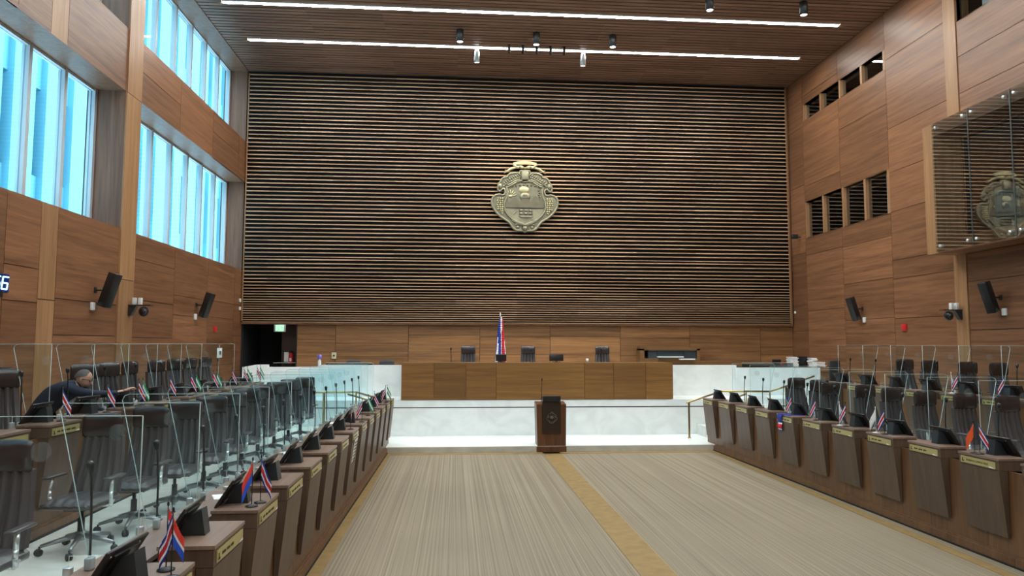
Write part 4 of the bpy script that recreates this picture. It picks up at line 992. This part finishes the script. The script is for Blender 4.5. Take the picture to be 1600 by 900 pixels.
# clerk's items above the right parapet
t = thing('clerk_counter', 'dark counter edge behind the right parapet', 'counter', (8.6, 18.85, P3)); m = MB(); m.box(-1.2, 1.2, -.2, .5, .66, .69); m.build('top', M_blk2, t)
m = MB(); m.box(-1.1, -1.05, -.1, .4, 0, .66); m.box(1.05, 1.1, -.1, .4, 0, .66); m.build('leg', M_blk2, t)
zc2 = P3+.69
monitor(8.62, 18.85, zc2, .24, .17, 0, 'small dark monitor above the right parapet'); monitor(9.38, 18.95, zc2, .30, .25, 0, 'dark monitor between white paper piles above the right parapet')
m = MB(); m.lathe([(0, 0), (.035, 0), (.04, .1), (0, .11)], 12); o = m.build('red_cup', M_red); o.location = (8.72, 18.75, zc2); tag(o, 'small red cup above the right parapet', 'cup')
def pile(x, y, z, w, d, n, label):
    m = MB(); rr = random.Random(int(x*100))
    for k in range(n): a = rr.uniform(-.02, .02); m.box(-w/2+a, w/2+a, -d/2-a, d/2-a, k*.022, k*.022+.02)
    o = m.build('paper_pile', M_paper); o.location = (x, y, z); tag(o, label, 'papers')
pile(9.10, 18.9, zc2, .20, .25, 12, 'tall white paper pile left of the dark clerk monitor'); pile(9.58, 18.75, zc2, .14, .25, 11, 'white paper pile right of the dark clerk monitor'); pile(9.80, 18.9, zc2, .28, .3, 6, 'low white paper pile at the counter end')
t = thing('task_chair', 'dark chair back beside the right parapet end', 'chair', (9.75, 17.95, .96))
m = MB(); m.rbox(-.15, .15, -.03, .03, .30, .92, .028, 2); m.build('backrest', M_blk2, t); m = MB(); m.rbox(-.2, .2, -.4, 0, .26, .32, .02, 2); m.box(-.18, .18, -.38, -.02, 0, .26); m.build('seat', M_blk2, t)

# ------------------------------------------------------------------ wall fittings
def line_speaker(x, y, z, s, label):
    """s=+1 on the left wall"""
    t = thing('wall_speaker', label, 'speaker', (x, y, z), 0, 'slim black wall speakers')
    R = Matrix.Translation((s*.25, 0, .0)) @ Matrix.Rotation(s*math.radians(17), 4, 'Y') @ Matrix.Rotation(-s*.35, 4, 'Z')
    m = MB(); m.rbox(-.085, .085, -.085, .085, -.31, .31, .012, 2, M=R); m.build('cabinet', M_blk, t)
    m = MB(); m.tube([(0, 0, .0), (s*.2, 0, .0)], .015, 8); m.box(*sorted((0, s*.015)), -.04, .04, -.05, .05); m.build('bracket', M_blk2, t)
    m = MB(); m.rbox(*sorted((0, s*.05)), -.16, -.06, -.36, -.22, .01, 2); m.build('junction_box', M_white, t)
line_speaker(XL, 13.2, 3.22, 1, 'slim black speaker on the left wall, nearer one'); line_speaker(XL, 18.2, 3.22, 1, 'slim black speaker on the left wall, farther one')
line_speaker(XR, 18.05, 3.22, -1, 'slim black speaker on the right wall, farther one'); line_speaker(XR, 13.25, 3.22, -1, 'slim black speaker on the right wall, nearer one')
def ptz(x, y, z, s, label):
    t = thing('camera_bracket', label, 'camera', (x, y, z), 0, 'wall cameras')
    m = MB(); m.box(*sorted((0, s*.42)), -.07, .07, -.01, .01); m.prism([(0, -.2), (s*.04, -.2), (s*.15, -.01), (0, -.01)], -.05, .05, 'y'); m.build('bracket', M_blk2, t)
    m = MB(); m.ell((s*.28, -.02, -.12), (.09, .09, .10), 14, 8); m.lathe([(0, 0), (.045, 0), (.045, .05), (0, .05)], 12, M=Matrix.Translation((s*.32, -.10, -.13)) @ Matrix.Rotation(PI/2, 4, 'X')); m.build('camera_head', M_blk, t)
    for d in (.06, .17):
        m = MB(); m.rbox(*sorted((s*d, s*(d+.06))), -.04, .04, .01, .15, .008, 2); m.build('adaptor_box', M_white, t)
ptz(XL+.03, 14.5, 3.02, 1, 'black camera on a shelf bracket, left wall'); ptz(XR-.02, 14.36, 3.02, -1, 'black camera on a shelf bracket, right wall')
t = thing('small_camera', 'tiny black camera below the slot window on the right wall', 'camera', (XR, 21.3, 5.60)); m = MB(); m.tube([(0, 0, 0), (-.12, 0, .0)], .015, 6); m.build('bracket', M_blk2, t); m = MB(); m.rbox(-.30, -.10, -.06, .06, -.06, .08, .02, 2); m.build('body', M_blk, t)
def fitting(name, x0, x1, y0, y1, z0, z1, mat, label, cat, r=.006, mark=None):
    t = thing(name, label, cat, ((x0+x1)/2, (y0+y1)/2, z0)); m = MB(); m.rbox(x0-(x0+x1)/2, x1-(x0+x1)/2, y0-(y0+y1)/2, y1-(y0+y1)/2, 0, z1-z0, r, 2); m.build('body', mat, t)
    if mark: mark(t)
    return t
fitting('fire_alarm', XR-.05, XR, 16.2, 16.36, 2.62, 2.78, M_red, 'red fire alarm unit on the right wall', 'alarm'); fitting('fire_alarm', XL, XL+.05, 19.5, 19.62, 2.58, 2.74, M_red, 'red fire alarm unit on the left wall', 'alarm')
fitting('wall_sensor', XL, XL+.03, 21.68, 21.8, 3.50, 3.60, M_white, 'small white wall sensor by the slats, upper one', 'sensor'); fitting('wall_sensor', XL, XL+.03, 21.70, 21.8, 3.26, 3.36, M_white, 'small white wall sensor by the slats, lower one', 'sensor')
fitting('wall_sensor', XR-.03, XR, 21.72, 21.82, 3.25, 3.33, M_white, 'small white round wall sensor beside the slats on the right', 'sensor', .02)
fitting('wall_notice', XL, XL+.015, 19.85, 20.25, 1.90, 2.16, M_paper, 'white framed notice on the left wall', 'notice', mark=lambda t: (lambda m: m.box(.009, .011, -.1, .1, .08, .18).build('print', M_alu, t))(MB()))
fitting('socket_plate', -3.68, -3.54, 21.95, 21.97, 1.83, 2.02, plain('ivory plate', (.55, .5, .36), .4), 'ivory control plate on the end wall', 'switch', mark=lambda t: (lambda m: m.box(-.025, .025, -.014, -.01, .07, .12).build('socket', M_blk, t))(MB()))
# exit sign
t = thing('exit_sign', 'green illuminated exit sign over the dark doorway', 'sign', (-5.2, 21.9, 2.63)); m = MB(); m.rbox(-.17, .17, -.02, .02, 0, .22, .01, 2); m.tube([(0, 0, .2), (0, 0, .24)], .01, 6); m.build('housing', M_alu, t)
m = MB(); m.box(-.12, .12, -.025, -.02, .02, .20); m.build('panel', M_green, t); m = MB(); m.ell((-.03, -.027, .16), (.012, .004, .012), 8, 5); m.tube([(-.03, -.027, .14), (-.01, -.027, .09), (.03, -.027, .05)], .008, 5); m.tube([(-.01, -.027, .09), (-.05, -.027, .05)], .008, 5); m.box(.05, .075, -.028, -.025, .05, .17); m.build('pictogram', M_white, t)
# extinguisher and sheet on the door panel
t = thing('fire_extinguisher', 'red fire extinguisher hanging by the dark doorway', 'fire extinguisher', (-5.02, 22.65, 1.62)); m = MB(); m.lathe([(0, 0), (.07, .01), (.075, .05), (.075, .30), (.04, .37), (.02, .38), (0, .38)], 16); m.build('cylinder', M_red, t)
m = MB(); m.lathe([(0, .38), (.025, .38), (.025, .42), (0, .42)], 10); m.box(-.02, .08, -.01, .01, .42, .44); m.tube([(.03, 0, .4), (.10, 0, .35), (.09, 0, .15)], .01, 6); m.build('valve', M_blk, t)
m = MB(); m.box(-.03, .03, -.08, -.073, .12, .22); m.build('sticker', M_white, t)
fitting('wall_notice', -5.24, -5.10, 22.70, 22.72, 1.72, 2.02, M_paper, 'white notice left of the fire extinguisher', 'notice')
fitting('wall_notice', -4.88, -4.80, 22.70, 22.72, 1.74, 2.02, M_paper, 'white notice right of the fire extinguisher', 'notice')
# digital clock cut by the picture edge
t = thing('digital_clock', 'blue digital clock on the left wall at the picture edge', 'clock', (XL, 10.42, 3.12)); m = MB(); m.rbox(0, .10, -.55, .16, -.13, .13, .01, 2); m.box(.02, .09, -.3, .05, -.2, -.13); m.build('case', M_blk, t)
m = MB(); m.box(.1005, .102, -.54, .15, -.12, .12); m.build('face', M_clkb, t)
SEG = {'5': 'acdfg', '6': 'acdefg', '1': 'bc', '0': 'abcdef'}
m = MB()
def digit(ch, y0, w=.12, h=.17):
    s_ = {'a': (0, w, h, h), 'g': (0, w, h/2, h/2), 'd': (0, w, 0, 0), 'f': (0, 0, h/2, h), 'b': (w, w, h/2, h), 'e': (0, 0, 0, h/2), 'c': (w, w, 0, h/2)}
    for k in SEG[ch]:
        a, b, c_, d_ = s_[k]; sk = lambda z: .03*z/h
        m.tube([(.104, y0+a+sk(c_), c_-h/2), (.104, y0+b+sk(d_), d_-h/2)], .011, 6)
digit('5', -.20); digit('6', -.02); digit('1', -.46, .1)
m.ell((.104, -.26, .035), (.012, .012, .012), 6, 4); m.ell((.104, -.265, -.035), (.012, .012, .012), 6, 4)
m.build('digits', M_clk, t)

# ------------------------------------------------------------------ office chair in the booth
t = thing('booth_task_chair', 'grey task chair inside the glass booth', 'chair', (11.25, 13.6, BZ0+.26), .5)
m = MB(); m.grid(lambda u, v: (-.22+.03*math.cos(PI*(u-.5)), -.22+.44*u, .50+.5*v), 8, 8); o = m.build('backrest', plain('chair mesh', (.03, .035, .04), .6), t); o.modifiers.new('th', 'SOLIDIFY').thickness = .03
m = MB(); m.rbox(-.2, .26, -.23, .23, .42, .49, .02, 2); m.build('seat', M_blk2, t)
for s in (-1, 1): m = MB(); m.tube([(0, s*.2, .44), (0, s*.27, .5), (0, s*.27, .66)], .013, 6); m.rbox(-.12, .12, s*.27-.03, s*.27+.03, .66, .69, .01, 2); m.build('armrest', M_alu, t)
m = MB(); m.tube([(0, 0, .08), (0, 0, .42)], .025, 8)
for k in range(5): m.tube([(0, 0, .1), (.3*math.cos(k*1.257), .3*math.sin(k*1.257), .03)], [.02, .012], 6)
m.build('base', M_alu, t)

# ------------------------------------------------------------------ the reaching man
def skin_mesh(name, joints, edges, mat, parent, root=0, sub=2):
    me = bpy.data.meshes.new(name); me.from_pydata([j[:3] for j in joints], edges, []); o = bpy.data.objects.new(name, me); COL.objects.link(o)
    sk = o.modifiers.new('skin', 'SKIN'); sk.use_smooth_shade = True
    for i, j in enumerate(joints):
        r = j[3] if isinstance(j[3], tuple) else (j[3], j[3]); me.skin_vertices[0].data[i].radius = r; me.skin_vertices[0].data[i].use_root = (i == root)
    s = o.modifiers.new('sub', 'SUBSURF'); s.levels = sub; s.render_levels = sub
    bpy.context.view_layer.update()
    me2 = bpy.data.meshes.new_from_object(o.evaluated_get(bpy.context.evaluated_depsgraph_get())); bpy.data.objects.remove(o)
    me2.materials.clear(); me2.materials.append(mat)
    for p in me2.polygons: p.use_smooth = True
    o = bpy.data.objects.new(name, me2); COL.objects.link(o); o.parent = parent; return o
mx_, my_, mz_ = -5.38, 9.78, P2
man = thing('person', 'man in navy jacket and glasses leaning over the left rear desks, reaching out', 'person', (mx_, my_, mz_), 0)
# local frame: +x toward the hall centre, feet at z=0
J = [(0, 0, .86, .14), (.16, .0, .90, .15), (.34, .0, .95, .155), (.50, 0, .99, .13), (.585, .0, 1.015, .062), (.64, .0, 1.045, .055)]
body = []
bj = [(.04, 0, .68, .155), (.17, 0, .80, .165), (.32, 0, .91, .165), (.46, -.01, .985, .13), (.575, -.02, 1.02, .065),  # 0-4 spine, neck
      (.47, -.17, .975, .088), (.62, -.13, .92, .064), (.75, -.04, .885, .056), (.88, .07, .885, .044), (.97, .155, .89, .036),            # 5-9 near (right) arm to wrist
      (.47, .17, .975, .085), (.56, .24, .80, .058), (.68, .20, .67, .045), (.80, .15, .655, .032),                                      # 10-13 far arm resting on the desk
      (.04, -.10, .60, .11), (.22, -.12, .40, .075), (.04, -.12, .10, .05), (.12, -.12, .05, .045),                                   # 14-17
      (.04, .10, .60, .11), (.22, .12, .40, .075), (.04, .12, .10, .05), (.12, .12, .05, .045)]
be = [(0, 1), (1, 2), (2, 3), (3, 4), (3, 5), (5, 6), (6, 7), (7, 8), (8, 9), (3, 10), (10, 11), (11, 12), (12, 13), (0, 14), (14, 15), (15, 16), (16, 17), (0, 18), (18, 19), (19, 20), (20, 21)]
skin_mesh('body', bj, be, M_navy, man)
# head with face, in its own frame: looks along +x
HM = Matrix.Translation((.61, -.03, 1.08)) @ Matrix.Rotation(math.radians(20), 4, 'Y') @ Matrix.Rotation(math.radians(4), 4, 'Z') @ Matrix.Scale(1.0, 4)
m = MB()
def headp(u, v):
    th = PI*v; ph = 2*PI*u; x = math.sin(th)*math.cos(ph); y = math.sin(th)*math.sin(ph); z = math.cos(th)
    px = x*.098; py = y*.076; pz = z*.118
    if z < 0: py *= 1-.28*z*z; px *= 1-.10*(-z) if x > 0 else 1-.42*(-z)
    if x > 0 and z < -.2: px += .012
    if x > .6 and -.1 < z < .35: px -= .006
    return (px, py, pz)
m.grid(headp, 28, 20, M=HM)
m.prism([(.090, .015), (.125, -.022), (.118, -.032), (.088, -.034)], -.013, .013, 'y', M=HM)
m.ell((.102, 0, -.022), (.016, .017, .012), 10, 6, M=HM)
for s in (-1, 1): m.ell((-.005, s*.078, -.005), (.018, .009, .030), 10, 6, M=HM); m.ell((-.002, s*.084, -.005), (.010, .006, .02), 8, 6, M=HM)
m.ell((.084, .0, -.062), (.010, .025, .006), 10, 5, M=HM)
m.tube([(-.01, 0, -.05), (-.055, 0, -.13)], [.056, .06], 14, M=HM)
m.build('head', M_skin, man)
m = MB()
def hairp(u, v):
    th = PI*.50*v; ph = 2*PI*u; 
    lim = 1.0
    p = headp(u, v*(.30+.26*(1-math.cos(ph))/2+ .0)); return tuple(c*1.045 for c in p[:2])+(p[2]*1.03+.001,)
m.grid(hairp, 28, 10, M=HM @ Matrix.Translation((-.012, 0, .002))); m.build('hair', M_hair, man)
m = MB()
for j in range(1): m.grid(lambda u, v: tuple(c*1.04 for c in headp(-.17+.34*u, .72+.16*v)), 12, 6, M=HM)
m.build('beard', plain('grizzled beard', (.16, .12, .10), .9, noise=80), man)
m = MB()
for s in (-1, 1):
    m.tube([(.098+.003*math.cos(a), s*.032+.022*math.cos(a), .012+.017*math.sin(a)) for a in [i*PI/6 for i in range(12)]], .0042, 5, M=HM, closed=True); m.tube([(.094, s*.054, .018), (.04, s*.080, .014), (-.01, s*.083, .008)], .0042, 5, M=HM)
m.tube([(.104, -.01, .014), (.104, .01, .014)], .003, 5, M=HM); m.build('glasses', M_blk, man)
# hand: palm with five fingers, bent down toward the flags
def hand(base, M_, name, side):
    j = [(0, 0, 0, (.026, .018)), (.045, 0, .004, (.034, .015)), (.085, 0, .004, (.038, .014))]; e = [(0, 1), (1, 2)]
    for k, (yo, L1_, L2_, L3_) in enumerate(((-.030, .036, .024, .018), (-.010, .042, .028, .020), (.011, .038, .026, .019), (.030, .030, .020, .016))):
        b = len(j); j += [(.092, yo, .003, .0095), (.092+L1_, yo*1.15, .0, .0088), (.092+L1_+L2_*.8, yo*1.2, -.016-.004*k, .0080), (.092+L1_+L2_*.8+L3_*.4, yo*1.2, -.034-.005*k, .0066)]
        e += [(2, b), (b, b+1), (b+1, b+2), (b+2, b+3)]
    b = len(j); j += [(.03, -side*.030, -.006, .0125), (.06, -side*.052, -.014, .0105), (.088, -side*.056, -.022, .0085)]; e += [(0, b), (b, b+1), (b+1, b+2)]
    jj = []
    for q in j:
        p = M_ @ Vector(q[:3]); jj.append((p.x, p.y, p.z, q[3]))
    skin_mesh(name, jj, e, M_skin, man, sub=2)
hand(None, Matrix.Translation((1.0, .19, .902)) @ Matrix.Rotation(math.radians(45), 4, 'Z') @ Matrix.Rotation(math.radians(-22), 4, 'Y'), 'right_hand', -1)
hand(None, Matrix.Translation((.80, .15, .655)) @ Matrix.Rotation(math.radians(4), 4, 'Y'), 'left_hand', 1)
m = MB(); m.tube([(.95, .14, .888), (1.005, .195, .904)], [.033, .026], 12); m.build('wrist', M_skin, man)
m = MB(); m.lathe([(.066, -.02), (.074, 0), (.066, .02)], 16, M=Matrix.Translation((.575, -.02, 1.03)) @ Matrix.Rotation(math.radians(62), 4, 'Y')); m.build('collar', M_navy, man)
for s in (-1, 1): m = MB(); m.rbox(.0, .27, s*.12-.05, s*.12+.05, 0, .08, .025, 2); m.build('shoe', M_blk, man)
